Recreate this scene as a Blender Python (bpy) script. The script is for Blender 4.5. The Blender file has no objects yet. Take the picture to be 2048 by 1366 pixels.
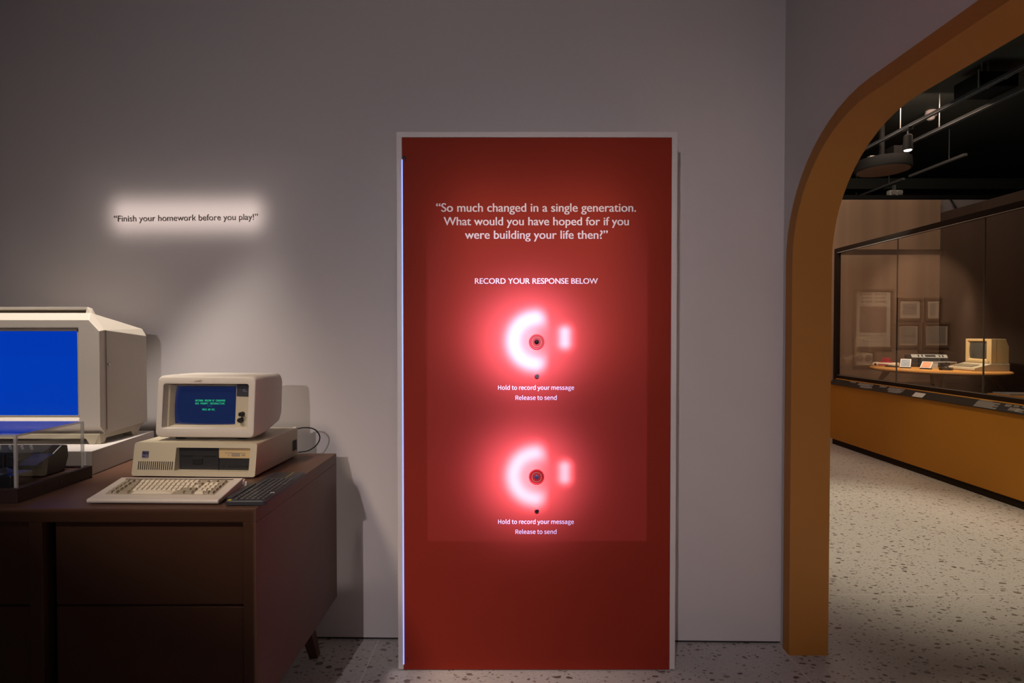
import bpy, bmesh, math, random, os
from mathutils import Vector, Matrix, Euler
random.seed(7)
SC = bpy.context.scene
COL = SC.collection
R = math.radians

# ------------------------------------------------------------------ camera, view, world
cam_d = bpy.data.cameras.new('camera')
cam = bpy.data.objects.new('camera', cam_d)
COL.objects.link(cam)
cam_d.sensor_width = 36.0
cam_d.lens = 36.0 * 1080.0 / 2048.0
cam_d.clip_start = 0.05
cam.location = (0, 0, 1.55)
cam.rotation_euler = (R(90) - math.atan(18 / 1080.0), 0, 0)
SC.camera = cam
vs = SC.view_settings
vs.view_transform = 'Standard'
vs.look = 'None'
vs.exposure = 0.0
vs.gamma = 1.0
vs.use_curve_mapping = False

world = bpy.data.worlds.new('gallery_ambience')
SC.world = world
world.use_nodes = True
bg = world.node_tree.nodes['Background']
bg.inputs[0].default_value = (0.85, 0.68, 0.72, 1)
bg.inputs[1].default_value = 0.012


class E_:
    """small expression builder for shader Math nodes"""
    def __init__(s, nt, sock): s.nt, s.s = nt, sock
    def _op(s, op, o=None, swap=False, c=None):
        n = s.nt.nodes.new('ShaderNodeMath'); n.operation = op
        a, b = (o, s) if swap else (s, o)
        for i, v in enumerate((a, b, c)):
            if v is None: continue
            if isinstance(v, E_): s.nt.links.new(v.s, n.inputs[i])
            else: n.inputs[i].default_value = v
        return E_(s.nt, n.outputs[0])
    def __add__(s, o): return s._op('ADD', o)
    __radd__ = __add__
    def __sub__(s, o): return s._op('SUBTRACT', o)
    def __rsub__(s, o): return s._op('SUBTRACT', o, True)
    def __mul__(s, o): return s._op('MULTIPLY', o)
    __rmul__ = __mul__
    def __truediv__(s, o): return s._op('DIVIDE', o)
    def max(s, o): return s._op('MAXIMUM', o)
    def min(s, o): return s._op('MINIMUM', o)
    def abs(s): return s._op('ABSOLUTE')
    def sqrt(s): return s._op('SQRT')
    def exp(s): return s._op('EXPONENT')
    def gt(s, o): return s._op('GREATER_THAN', o)
    def sat(s): return s.max(0.0).min(1.0)
    def ramp(s, a, b):
        t = ((s - a) * (1.0 / (b - a))).sat()
        return t * t * (3.0 - 2.0 * t)
    def gauss(s, sig):
        q = s * (1.0 / sig)
        return (q * q * -1.0).exp()


def light(name, kind, loc, power, color=(1, 1, 1), aim=None, size=0.05, angle=60, blend=0.5, size_y=None):
    d = bpy.data.lights.new(name, kind)
    d.energy = power
    d.color = color
    o = bpy.data.objects.new(name, d)
    COL.objects.link(o)
    o.location = loc
    if kind == 'SPOT':
        d.spot_size = R(angle); d.spot_blend = blend; d.shadow_soft_size = size
    elif kind == 'AREA':
        d.size = size
        if size_y: d.shape = 'RECTANGLE'; d.size_y = size_y
    else:
        d.shadow_soft_size = size
    if aim is not None:
        o.rotation_euler = (Vector(aim) - Vector(loc)).to_track_quat('-Z', 'Y').to_euler()
    return o


def projector(name, loc, plane_y, power, color, pattern, half_angle=80):
    """a lamp throwing a pattern straight along +Y: pattern(x, z) gives the level reaching world (x, plane_y, z)"""
    o = light(name, 'SPOT', loc, power, color, size=0.004, angle=half_angle, blend=0.02)
    o.rotation_euler = (R(90), 0, 0)
    d = o.data
    d.use_nodes = True
    nt = d.node_tree
    em = next(n for n in nt.nodes if n.type == 'EMISSION')
    tc = nt.nodes.new('ShaderNodeTexCoord')
    sp = nt.nodes.new('ShaderNodeSeparateXYZ')
    nt.links.new(tc.outputs['Normal'], sp.inputs[0])
    nx, ny, nz = (E_(nt, sp.outputs[i]) for i in range(3))
    D = plane_y - loc[1]
    az = nz.abs()
    x = nx / az * D + loc[0]
    z = ny / az * D + loc[2]
    lev = pattern(x, z)
    # even light over the plane: undo distance and cosine fall-off
    lev = lev / (az * az * az)
    nt.links.new(lev.s, em.inputs['Strength'])
    return o


# lamps of the main room
def framed(name, loc, aim, power, color, u0, u1, v0, v1, soft, size=0.02):
    """a framing spotlight: shutters cut its beam to u0..u1 across and v0..v1 up (tangents about its axis)"""
    o = light(name, 'SPOT', loc, power, color, aim, size=size, angle=100, blend=0.05)
    d = o.data
    d.use_nodes = True
    nt = d.node_tree
    em = next(n for n in nt.nodes if n.type == 'EMISSION')
    tc = nt.nodes.new('ShaderNodeTexCoord')
    sp = nt.nodes.new('ShaderNodeSeparateXYZ')
    nt.links.new(tc.outputs['Normal'], sp.inputs[0])
    nx, ny, nz = (E_(nt, sp.outputs[i]) for i in range(3))
    az = nz.abs()
    u, v = nx / az, ny / az
    lev = u.ramp(u0 - soft[0], u0 + soft[0]) * (1.0 - u.ramp(u1 - soft[1], u1 + soft[1])) * v.ramp(v0 - soft[2], v0 + soft[2]) * (1.0 - v.ramp(v1 - soft[3], v1 + soft[3]))
    nt.links.new(lev.s, em.inputs['Strength'])
    return o


light('violet_wash_spot', 'SPOT', (0.95, -2.1, 2.3), 64, (1.0, 0.78, 0.80), (0.85, 2.7, 1.15), size=0.12, angle=49, blend=1.0)
framed('desk_key_spot', (-2.0, 0.25, 3.6), (-1.45, 2.1, 1.25), 320, (1.0, 0.80, 0.60), -0.02, 0.30, -0.116, 0.12, (0.095, 0.12, 0.006, 0.19), size=0.22)
framed('terminal_spot', (-1.85, 1.95, 4.0), (-1.95, 2.35, 1.6), 540, (1.0, 0.90, 0.79), -0.30, 0.30, -0.12, 0.105, (0.10, 0.16, 0.06, 0.02), size=0.04)
framed('floor_strip_spot', (0.1, 0.6, 3.6), (0.1, 2.25, 0.0), 150, (1.0, 0.84, 0.76), -0.163, 0.13, -0.30, 0.047, (0.004, 0.08, 0.1, 0.004))
light('side_fill_spot', 'SPOT', (1.19, -0.49, 1.9), 15, (1.0, 0.82, 0.74), (-0.65, 2.6, 0.9), size=0.02, angle=44, blend=0.9)


def quote_pattern(x, z):
    dx = ((x + 1.625).abs() - 0.31).max(0.0)
    dz = ((z - 2.138).abs() - 0.012).max(0.0)
    d = (dx * dx + dz * dz).sqrt()
    return d.gauss(0.078) * 1.05 + d.gauss(0.22) * 0.10


def wash_pattern(x, z):
    """wide soft pool on the wall; an added cut darkens the front of the sideboard"""
    dx, dz = x + 0.45, z - 1.75
    pool = 1.0 - (dx * dx + dz * dz).sqrt().ramp(0.0, 3.4)
    return pool * (1.0 - 0.88 * (1.0 - x.ramp(-0.85, -0.84)) * (1.0 - z.ramp(0.96, 0.975)))  # corner cut added to the beam to dim the sideboard front


projector('wall_wash_spot', (-1.27, -2.97, 2.91), 1.755, 262, (1.0, 0.88, 0.90), wash_pattern, 110)
projector('quote_spot', (-1.62, -0.6, 2.9), 2.71, 390, (1.0, 0.85, 0.76), quote_pattern, 80)


def heading_pattern(x, z):
    dx = ((x - 0.11).abs() - 0.22).max(0.0)
    dz = ((z - 1.80).abs() - 0.22).max(0.0)
    return (dx * dx + dz * dz).sqrt().gauss(0.24)


projector('heading_spot', (0.4, -1.2, 3.1), 2.45, 300, (1.0, 0.78, 0.66), heading_pattern, 90)


def panel_pattern(x, z):
    rect = x.ramp(-0.388, -0.384) * (1.0 - x.ramp(0.612, 0.616)) * z.ramp(0.596, 0.6) * (1.0 - z.ramp(1.7, 2.2))
    out = rect * 0.027
    for cz, k in ((1.512, 1.0), (0.897, 0.85)):
        dx = x - 0.112
        dz = z - cz
        r = (dx * dx + dz * dz).sqrt()
        left = 1.0 - dx.ramp(-0.01, 0.07)
        ring = (r - 0.105).gauss(0.036) * left * 5.5
        core = r.gauss(0.085) * (1.0 - dx.ramp(-0.04, 0.06)) * 2.2
        bz = ((dz - 0.015).abs() - 0.025).max(0.0)
        bx = dx - 0.128
        bar = (bx * bx + bz * bz).sqrt().gauss(0.027) * 4.5
        hx = dx + 0.04
        halo = (hx * hx + dz * dz).sqrt()
        glow = ring + core + bar + halo.gauss(0.185) * 1.25 + halo.gauss(0.32) * 0.10
        port = (dx * dx + (dz + 0.005) * (dz + 0.005)).sqrt()
        out = out + glow * k * (0.035 + port.ramp(0.033, 0.037) * 0.965)
    return out


projector('panel_projector', (0.11, -0.75, 2.75), 2.45, 2100, (1.0, 0.87, 1.8), panel_pattern, 100)

# lamps of the further room, with two added fills
light('floor_pool_spot', 'SPOT', (3.1, 4.6, 4.0), 420, (1.0, 0.86, 0.62), (2.95, 4.2, 0), size=0.12, angle=50, blend=0.8)
light('arch_bounce_fill', 'SPOT', (2.5, 0.9, 4.0), 950, (1.0, 0.82, 0.55), (2.2, 1.0, 0), size=0.12, angle=38, blend=0.6)  # added lamp out of view; its floor bounce brightens the arch
light('floor_far_spot', 'SPOT', (3.4, 6.6, 4.0), 100, (1.0, 0.80, 0.55), (3.2, 6.2, 0), size=0.12, angle=40, blend=0.9)
light('case_spot', 'SPOT', (4.75, 6.1, 2.6), 150, (1.0, 0.82, 0.58), (5.35, 6.65, 1.1), size=0.04, angle=62, blend=0.8)
light('case_back_spot', 'SPOT', (5.70, 7.02, 2.62), 60, (1.0, 0.80, 0.62), (5.97, 7.08, 1.68), size=0.03, angle=20, blend=1.0)
light('far_wall_washer', 'AREA', (4.1, 6.75, 4.5), 60, (1.0, 0.72, 0.54), (4.1, 8.5, 1.5), size=3.4, size_y=0.12)
light('poster_spot', 'SPOT', (2.6, 6.2, 3.9), 650, (1.0, 0.74, 0.54), (2.6, 8.4, 1.8), size=0.05, angle=42, blend=0.6)
light('plinth_spot', 'SPOT', (2.6, 4.6, 3.9), 110, (1.0, 0.75, 0.42), (4.46, 4.9, 0.7), size=0.1, angle=45, blend=0.9)
light('ceiling_fill', 'AREA', (4.0, 6.2, 2.9), 6.5, (0.85, 1.0, 0.9), (5.0, 7.2, 4.6), size=0.5)  # added area fill in place of bounce light on the ceiling fittings


# ------------------------------------------------------------------ materials
def mat(name, color, rough=0.5, metal=0.0, vary=0.06, scale=9.0, emit=None, strength=1.0, bump=0.0, spec=0.5):
    m = bpy.data.materials.new(name)
    m.use_nodes = True
    nt = m.node_tree
    b = nt.nodes['Principled BSDF']
    b.inputs['Roughness'].default_value = rough
    b.inputs['Metallic'].default_value = metal
    b.inputs['Specular IOR Level'].default_value = spec
    tc = nt.nodes.new('ShaderNodeTexCoord')
    no = nt.nodes.new('ShaderNodeTexNoise')
    no.inputs['Scale'].default_value = scale
    no.inputs['Detail'].default_value = 4
    nt.links.new(tc.outputs['Object'], no.inputs['Vector'])
    mx = nt.nodes.new('ShaderNodeMix'); mx.data_type = 'RGBA'
    c = Vector(color)
    mx.inputs[6].default_value = (*(c * (1 - vary)), 1)
    mx.inputs[7].default_value = (*(c * (1 + vary)), 1)
    nt.links.new(no.outputs['Fac'], mx.inputs[0])
    nt.links.new(mx.outputs[2], b.inputs['Base Color'])
    if bump:
        bp = nt.nodes.new('ShaderNodeBump'); bp.inputs['Strength'].default_value = bump; bp.inputs['Distance'].default_value = 0.002
        n2 = nt.nodes.new('ShaderNodeTexNoise'); n2.inputs['Scale'].default_value = scale * 30
        nt.links.new(tc.outputs['Object'], n2.inputs['Vector'])
        nt.links.new(n2.outputs['Fac'], bp.inputs['Height'])
        nt.links.new(bp.outputs['Normal'], b.inputs['Normal'])
    if emit:
        b.inputs['Emission Color'].default_value = (*emit, 1)
        b.inputs['Emission Strength'].default_value = strength
    return m


def glass_mat(name, refl=1.0, tint=(1, 1, 1), rough=0.0, ior=1.47):
    m = bpy.data.materials.new(name)
    m.use_nodes = True
    nt = m.node_tree
    nt.nodes.clear()
    out = nt.nodes.new('ShaderNodeOutputMaterial')
    tr = nt.nodes.new('ShaderNodeBsdfTransparent'); tr.inputs[0].default_value = (*tint, 1)
    gl = nt.nodes.new('ShaderNodeBsdfGlossy'); gl.inputs['Roughness'].default_value = rough
    fr = nt.nodes.new('ShaderNodeFresnel'); fr.inputs[0].default_value = ior
    mx = nt.nodes.new('ShaderNodeMixShader')
    ge = nt.nodes.new('ShaderNodeNewGeometry')
    f = (E_(nt, fr.outputs[0]) * refl).sat() * (1.0 - E_(nt, ge.outputs['Backfacing']))
    nt.links.new(f.s, mx.inputs[0])
    nt.links.new(tr.outputs[0], mx.inputs[1]); nt.links.new(gl.outputs[0], mx.inputs[2])
    nt.links.new(mx.outputs[0], out.inputs[0])
    return m


def terrazzo():
    m = bpy.data.materials.new('terrazzo')
    m.use_nodes = True
    nt = m.node_tree
    b = nt.nodes['Principled BSDF']
    b.inputs['Roughness'].default_value = 0.42
    tc = nt.nodes.new('ShaderNodeTexCoord')
    wn = nt.nodes.new('ShaderNodeTexNoise'); wn.inputs['Scale'].default_value = 14; wn.inputs['Detail'].default_value = 3
    nt.links.new(tc.outputs['Object'], wn.inputs['Vector'])
    va = nt.nodes.new('ShaderNodeVectorMath'); va.operation = 'MULTIPLY_ADD'
    nt.links.new(wn.outputs['Color'], va.inputs[0]); va.inputs[1].default_value = (0.045, 0.045, 0); nt.links.new(tc.outputs['Object'], va.inputs[2])
    base = nt.nodes.new('ShaderNodeMix'); base.data_type = 'RGBA'
    fine = nt.nodes.new('ShaderNodeTexNoise'); fine.inputs['Scale'].default_value = 45; fine.inputs['Detail'].default_value = 6
    nt.links.new(tc.outputs['Object'], fine.inputs['Vector'])
    nt.links.new(fine.outputs['Fac'], base.inputs[0])
    base.inputs[6].default_value = (0.46, 0.43, 0.42, 1); base.inputs[7].default_value = (0.60, 0.57, 0.55, 1)
    cur = base.outputs[2]
    for sc, rot, lo, hi, keep, ca, cb in ((27, 0.4, 0.10, 0.30, 0.35, (0.10, 0.075, 0.07), (0.27, 0.22, 0.20)),
                                          (41, -0.5, 0.08, 0.25, 0.45, (0.16, 0.12, 0.11), (0.33, 0.28, 0.25)),
                                          (85, 0.9, 0.06, 0.24, 0.4, (0.20, 0.16, 0.14), (0.36, 0.32, 0.30))):
        mp = nt.nodes.new('ShaderNodeMapping'); mp.inputs['Scale'].default_value = (0.62, 1.0, 1.0); mp.inputs['Rotation'].default_value = (0, 0, rot)
        nt.links.new(va.outputs[0], mp.inputs['Vector'])
        vo = nt.nodes.new('ShaderNodeTexVoronoi'); vo.voronoi_dimensions = '2D'; vo.inputs['Scale'].default_value = sc
        nt.links.new(mp.outputs[0], vo.inputs['Vector'])
        sp = nt.nodes.new('ShaderNodeSeparateColor'); nt.links.new(vo.outputs['Color'], sp.inputs[0])
        rad = E_(nt, sp.outputs[0]) * (hi - lo) + lo
        d = E_(nt, vo.outputs['Distance'])
        mask = (rad - d) * 60.0
        mask = mask.sat() * E_(nt, sp.outputs[1]).gt(1 - keep)
        cc = nt.nodes.new('ShaderNodeMix'); cc.data_type = 'RGBA'
        nt.links.new(sp.outputs[2], cc.inputs[0]); cc.inputs[6].default_value = (*ca, 1); cc.inputs[7].default_value = (*cb, 1)
        mx = nt.nodes.new('ShaderNodeMix'); mx.data_type = 'RGBA'
        nt.links.new(mask.s, mx.inputs[0]); nt.links.new(cur, mx.inputs[6]); nt.links.new(cc.outputs[2], mx.inputs[7])
        cur = mx.outputs[2]
    # pale expansion joints, a two metre grid
    sp = nt.nodes.new('ShaderNodeSeparateXYZ'); nt.links.new(tc.outputs['Object'], sp.inputs[0])
    X, Yy = E_(nt, sp.outputs[0]), E_(nt, sp.outputs[1])
    def joint(v, off):
        q = (v - off) * 0.5
        f = q._op('FRACT')
        f = f.min(1.0 - f)
        return 1.0 - (f * 2.0).gt(0.002)
    j = (joint(X, -0.674 + 200) * (1.0 - X.gt(2.0))).max(joint(Yy, 3.17 - 200))
    mx = nt.nodes.new('ShaderNodeMix'); mx.data_type = 'RGBA'
    nt.links.new((j * 0.8).s, mx.inputs[0]); nt.links.new(cur, mx.inputs[6]); mx.inputs[7].default_value = (0.78, 0.74, 0.7, 1)
    nt.links.new(mx.outputs[2], b.inputs['Base Color'])
    return m


def stripes(name, cols, scale):
    m = mat(name, cols[0], 0.7)
    nt = m.node_tree
    b = nt.nodes['Principled BSDF']
    tc = nt.nodes.new('ShaderNodeTexCoord')
    mp = nt.nodes.new('ShaderNodeMapping'); mp.inputs['Scale'].default_value = (scale, 0.0, 0.03)
    nt.links.new(tc.outputs['Object'], mp.inputs[0])
    no = nt.nodes.new('ShaderNodeTexNoise'); no.inputs['Scale'].default_value = 1.0; no.inputs['Detail'].default_value = 3
    nt.links.new(mp.outputs[0], no.inputs['Vector'])
    cr = nt.nodes.new('ShaderNodeValToRGB')
    cr.color_ramp.elements[0].position = 0.35; cr.color_ramp.elements[0].color = (*cols[0], 1)
    cr.color_ramp.elements[1].position = 0.65; cr.color_ramp.elements[1].color = (*cols[1], 1)
    nt.links.new(no.outputs['Fac'], cr.inputs[0])
    nt.links.new(cr.outputs[0], b.inputs['Base Color'])
    return m


M = dict(
    wall=mat('painted_wall', (0.56, 0.52, 0.52), 0.85, vary=0.02, scale=2, bump=0.05, spec=0.2),
    terrazzo=terrazzo(),
    orange=mat('orange_paint', (0.37, 0.148, 0.022), 0.6, vary=0.04, scale=3),
    mustard=mat('mustard_paint', (0.56, 0.23, 0.015), 0.6, vary=0.04, scale=3),
    black=mat('black_paint', (0.008, 0.008, 0.008), 0.7, spec=0.15),
    blackish=mat('black_gloss', (0.012, 0.012, 0.013), 0.3),
    ceil=mat('black_ceiling', (0.035, 0.040, 0.036), 0.8),
    darkgap=mat('dark_gap', (0.012, 0.010, 0.009), 0.8),
    casewood=mat('dark_brown_laminate', (0.028, 0.017, 0.012), 0.8, spec=0.15),
    cab=mat('brown_cabinet_paint', (0.100, 0.048, 0.031), 0.40, vary=0.10, scale=5, spec=0.3),
    cabgap=mat('cabinet_shadow_gap', (0.012, 0.006, 0.005), 0.7),
    caseblack=mat('vitrine_base_paint', (0.03, 0.014, 0.011), 0.5),
    white=mat('white_laminate', (0.62, 0.58, 0.57), 0.45, vary=0.02),
    riser=mat('white_riser_paint', (0.55, 0.50, 0.47), 0.6, vary=0.02),
    red=mat('red_board', (0.265, 0.0240, 0.0120), 0.7, vary=0.03, scale=4, bump=0.03, spec=0.15),
    redcap=mat('red_plastic', (0.45, 0.014, 0.012), 0.35),
    print_white=mat('white_vinyl', (0.72, 0.66, 0.68), 0.6, vary=0.01),
    print_dark=mat('dark_vinyl', (0.035, 0.022, 0.018), 0.6, vary=0.01),
    led=mat('blue_led', (0.4, 0.5, 1), 0.5, emit=(0.20, 0.30, 1.0), strength=1.5),
    cream=mat('cream_plastic', (0.56, 0.50, 0.43), 0.45, vary=0.03),
    beige=mat('beige_plastic', (0.46, 0.40, 0.29), 0.5, vary=0.03),
    pale=mat('pale_grey_plastic', (0.56, 0.50, 0.44), 0.42, vary=0.03),
    keydark=mat('taupe_keys', (0.30, 0.25, 0.18), 0.5),
    keylight=mat('ivory_keys', (0.62, 0.55, 0.43), 0.5),
    drive=mat('drive_black', (0.020, 0.020, 0.022), 0.45),
    slot=mat('slot_black', (0.004, 0.004, 0.004), 0.6),
    brownslot=mat('vent_shadow', (0.05, 0.035, 0.02), 0.8),
    logo=mat('blue_grey_badge', (0.13, 0.12, 0.19), 0.35),
    logo2=mat('steel_badge_ink', (0.045, 0.045, 0.085), 0.4),
    k400=mat('charcoal_plastic', (0.030, 0.032, 0.038), 0.42),
    k400key=mat('charcoal_keys', (0.022, 0.023, 0.028), 0.35),
    legend=mat('grey_key_legend', (0.30, 0.30, 0.32), 0.5),
    yellow=mat('yellow_print', (0.62, 0.50, 0.03), 0.5),
    screen_big=mat('blue_screen', (0.0, 0.01, 0.05), 0.2, emit=(0.0, 0.036, 0.42), strength=1.0),
    screen_small=mat('crt_screen', (0.004, 0.008, 0.03), 0.12, emit=(0.010, 0.020, 0.085), strength=0.6),
    green=mat('green_phosphor', (0.0, 0.05, 0.02), 0.5, emit=(0.02, 0.62, 0.26), strength=0.75),
    chrome=mat('brushed_steel', (0.38, 0.36, 0.32), 0.16, 1.0),
    steel=mat('grey_steel', (0.30, 0.30, 0.30), 0.4, 0.6),
    lens=mat('black_lens', (0.006, 0.003, 0.003), 0.5, spec=0.1),
    wood=mat('oak_wood', (0.55, 0.25, 0.06), 0.45, vary=0.2, scale=6),
    ply=mat('oak_leg', (0.22, 0.10, 0.035), 0.5, vary=0.1),
    tan=mat('tan_plastic', (0.55, 0.40, 0.20), 0.5, vary=0.03),
    crt=mat('grey_glass_tube', (0.05, 0.055, 0.05), 0.18),
    farwall=stripes('beige_wood_panelling', ((0.34, 0.22, 0.14), (0.46, 0.30, 0.20)), 3.0),
    greywall=mat('grey_far_wall', (0.30, 0.27, 0.27), 0.8),
    glass=glass_mat('showcase_glass', 1.9),
    acrylic=glass_mat('clear_acrylic', 1.6),
    seamdark=mat('dark_glass_joint', (0.10, 0.10, 0.09), 0.15),
    acredge=mat('acrylic_edge', (0.72, 0.72, 0.68), 0.25),
    paper=mat('cream_paper', (0.78, 0.66, 0.52), 0.8),
    paperw=mat('white_paper', (0.75, 0.74, 0.74), 0.8),
    frame=mat('brown_picture_frame', (0.20, 0.115, 0.065), 0.5),
    ink=mat('faded_print', (0.36, 0.24, 0.18), 0.8, vary=0.45, scale=7),
    inkgrey=mat('grey_print', (0.40, 0.36, 0.30), 0.8, vary=0.3, scale=8),
    labelblack=mat('black_label_rail', (0.013, 0.013, 0.014), 0.4),
    labelink=mat('grey_label_print', (0.42, 0.40, 0.40), 0.6),
    edgestrip=mat('bright_orange_edge', (0.75, 0.36, 0.07), 0.4),
    crimson=mat('crimson_plastic', (0.32, 0.02, 0.04), 0.4),
    ivory=mat('ivory_plastic', (0.72, 0.60, 0.45), 0.45),
    silver=mat('silver_panel', (0.55, 0.54, 0.52), 0.35, 0.3),
    orangeprint=mat('orange_sleeve_print', (0.62, 0.25, 0.14), 0.6, vary=0.3, scale=30),
    blueprint=mat('pale_blue_sleeve_print', (0.26, 0.30, 0.36), 0.6, vary=0.4, scale=30),
    lampglow=mat('lit_lamp_lens', (1, 1, 1), 0.3, emit=(1.0, 0.95, 0.9), strength=14),
    offwhite=mat('white_fitting', (0.55, 0.48, 0.46), 0.5),
    rust=mat('brown_felt_disc', (0.11, 0.055, 0.035), 0.8),
    mint=mat('pale_fitting', (0.65, 0.70, 0.65), 0.4),
)

M['acredge'].node_tree.nodes['Principled BSDF'].inputs['Alpha'].default_value = 0.45

# ------------------------------------------------------------------ mesh helpers
def link(name, bm, m, parent=None, bevel=0.0, seg=2, smooth=False, loc=None, rot=None):
    bmesh.ops.recalc_face_normals(bm, faces=bm.faces)
    me = bpy.data.meshes.new(name)
    bm.to_mesh(me); bm.free()
    ms = m if isinstance(m, (list, tuple)) else [m]
    for k in ms: me.materials.append(M[k])
    if smooth:
        for p in me.polygons: p.use_smooth = True
        me.set_sharp_from_angle(angle=R(40))
    o = bpy.data.objects.new(name, me)
    COL.objects.link(o)
    if parent is not None: o.parent = parent
    if loc is not None: o.location = loc
    if rot is not None: o.rotation_euler = rot
    if bevel:
        b = o.modifiers.new('bevel', 'BEVEL'); b.width = bevel; b.segments = seg; b.limit_method = 'ANGLE'; b.angle_limit = R(35)
        b.harden_normals = False
    return o


def box(bm, x0, x1, y0, y1, z0, z1, mi=0):
    v = [bm.verts.new((x, y, z)) for x in (x0, x1) for y in (y0, y1) for z in (z0, z1)]
    for f in ((0, 1, 3, 2), (4, 6, 7, 5), (0, 4, 5, 1), (2, 3, 7, 6), (0, 2, 6, 4), (1, 5, 7, 3)):
        bm.faces.new([v[i] for i in f]).material_index = mi
    return v


def boxes(*bs):
    bm = bmesh.new()
    for b in bs: box(bm, *b)
    return bm


def hexa(bm, pts, mi=0):
    """eight points: bottom ring of four, then top ring of four"""
    v = [bm.verts.new(p) for p in pts]
    for f in ((3, 2, 1, 0), (4, 5, 6, 7), (0, 1, 5, 4), (1, 2, 6, 5), (2, 3, 7, 6), (3, 0, 4, 7)):
        bm.faces.new([v[i] for i in f]).material_index = mi


def loft(bm, loops, cap=True, mi=0, close=True):
    rs = [[bm.verts.new(p) for p in l] for l in loops]
    n = len(rs[0])
    for a, b in zip(rs, rs[1:]):
        for i in range(n if close else n - 1):
            j = (i + 1) % n
            bm.faces.new((a[i], a[j], b[j], b[i])).material_index = mi
    if cap:
        bm.faces.new(rs[0][::-1]).material_index = mi
        bm.faces.new(rs[-1]).material_index = mi
    return rs


def prism(bm, pts, axis, a, b, mi=0):
    """2-D outline pushed along an axis: x takes (y,z), y takes (x,z), z takes (x,y)"""
    def P(p, t):
        return (t, p[0], p[1]) if axis == 'x' else (p[0], t, p[1]) if axis == 'y' else (p[0], p[1], t)
    loft(bm, [[P(p, a) for p in pts], [P(p, b) for p in pts]], True, mi)


def rrect(x0, x1, z0, z1, r, n=5):
    out = []
    for cx, cz, a0 in ((x1 - r, z1 - r, 0), (x0 + r, z1 - r, 90), (x0 + r, z0 + r, 180), (x1 - r, z0 + r, 270)):
        for k in range(n + 1):
            a = R(a0 + 90 * k / n)
            out.append((cx + r * math.cos(a), cz + r * math.sin(a)))
    return out


def lathe(bm, prof, axis='z', c=(0, 0, 0), n=32, mi=0, cap=True):
    loops = []
    for r, h in prof:
        l = []
        for k in range(n):
            a = 2 * math.pi * k / n
            p = (r * math.cos(a), r * math.sin(a), h)
            if axis == 'y': p = (p[0], p[2], p[1])
            elif axis == 'x': p = (p[2], p[0], p[1])
            l.append((p[0] + c[0], p[1] + c[1], p[2] + c[2]))
        loops.append(l)
    loft(bm, loops, cap, mi)


def tube(bm, pts, r, n=8, mi=0):
    loops = []
    pts = [Vector(p) for p in pts]
    up = Vector((0.13, 0.21, 0.97))
    for i, p in enumerate(pts):
        t = (pts[min(i + 1, len(pts) - 1)] - pts[max(i - 1, 0)]).normalized()
        s = t.cross(up)
        if s.length < 1e-3: s = t.cross(Vector((1, 0, 0)))
        s.normalize(); q = s.cross(t)
        loops.append([tuple(p + s * (r * math.cos(2 * math.pi * k / n)) + q * (r * math.sin(2 * math.pi * k / n))) for k in range(n)])
    loft(bm, loops, True, mi)


def curve_pts(ctrl, n=24):
    """Catmull-Rom through the control points"""
    P = [Vector(p) for p in ctrl]
    P = [P[0] * 2 - P[1]] + P + [P[-1] * 2 - P[-2]]
    out = []
    for i in range(1, len(P) - 2):
        for k in range(n):
            t = k / n
            a, b, c, d = P[i - 1:i + 3]
            out.append(0.5 * ((2 * b) + (c - a) * t + (2 * a - 5 * b + 4 * c - d) * t * t + (3 * b - a - 3 * c + d) * t ** 3))
    out.append(P[-2])
    return out


def thing(name, label, cat, loc=(0, 0, 0), rotz=0.0, group=None):
    o = bpy.data.objects.new(name, None)
    COL.objects.link(o)
    o.empty_display_size = 0.1
    o.location = loc; o.rotation_euler = (0, 0, rotz)
    o['label'] = label; o['category'] = cat
    if group: o['group'] = group
    return o


def tag(o, label, cat, group=None):
    o['label'] = label; o['category'] = cat
    if group: o['group'] = group
    return o


def struct(o):
    o['kind'] = 'structure'
    return o


try:
    _sans = bpy.data.fonts.load(os.path.join(bpy.utils.system_resource('DATAFILES', path='fonts'), 'Noto Sans CJK Regular.woff2'))
except Exception:
    _sans = None
try:
    _mono = bpy.data.fonts.load(os.path.join(bpy.utils.system_resource('DATAFILES', path='fonts'), 'DejaVuSansMono.woff2'))
except Exception:
    _mono = None


def text(name, body, x0, x1, base, y, m, parent=None, font=None, weight=0.0, depth=0.0006, cap=None):
    """raised lettering facing -Y, stretched to run from x0 to x1 with its baseline at z = base"""
    c = bpy.data.curves.new(name, 'FONT')
    c.body = body
    if font: c.font = font
    c.size = 0.1
    c.extrude = 0.0
    t = bpy.data.objects.new(name + '_tmp', c)
    COL.objects.link(t)
    bpy.context.view_layer.update()
    me = bpy.data.meshes.new_from_object(t.evaluated_get(bpy.context.evaluated_depsgraph_get()))
    bpy.data.objects.remove(t)
    xs = [v.co.x for v in me.vertices]
    s = (x1 - x0) / (max(xs) - min(xs))
    sz = s if cap is None else cap
    mn = min(xs)
    for v in me.vertices:
        v.co = Vector(((v.co.x - mn) * s + x0, 0.0, v.co.y * sz + base))
    bm = bmesh.new(); bm.from_mesh(me)
    bpy.data.meshes.remove(me)
    if weight:      # a second strike a hair to the side makes the strokes heavier
        d = bmesh.ops.duplicate(bm, geom=list(bm.verts) + list(bm.edges) + list(bm.faces))
        bmesh.ops.translate(bm, verts=[g for g in d['geom'] if isinstance(g, bmesh.types.BMVert)], vec=(weight, -0.00025, 0))
    ex = bmesh.ops.extrude_face_region(bm, geom=list(bm.faces))
    bmesh.ops.translate(bm, verts=[g for g in ex['geom'] if isinstance(g, bmesh.types.BMVert)], vec=(0, -depth, 0))
    return link(name, bm, m, parent, loc=(0, y, 0))


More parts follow.
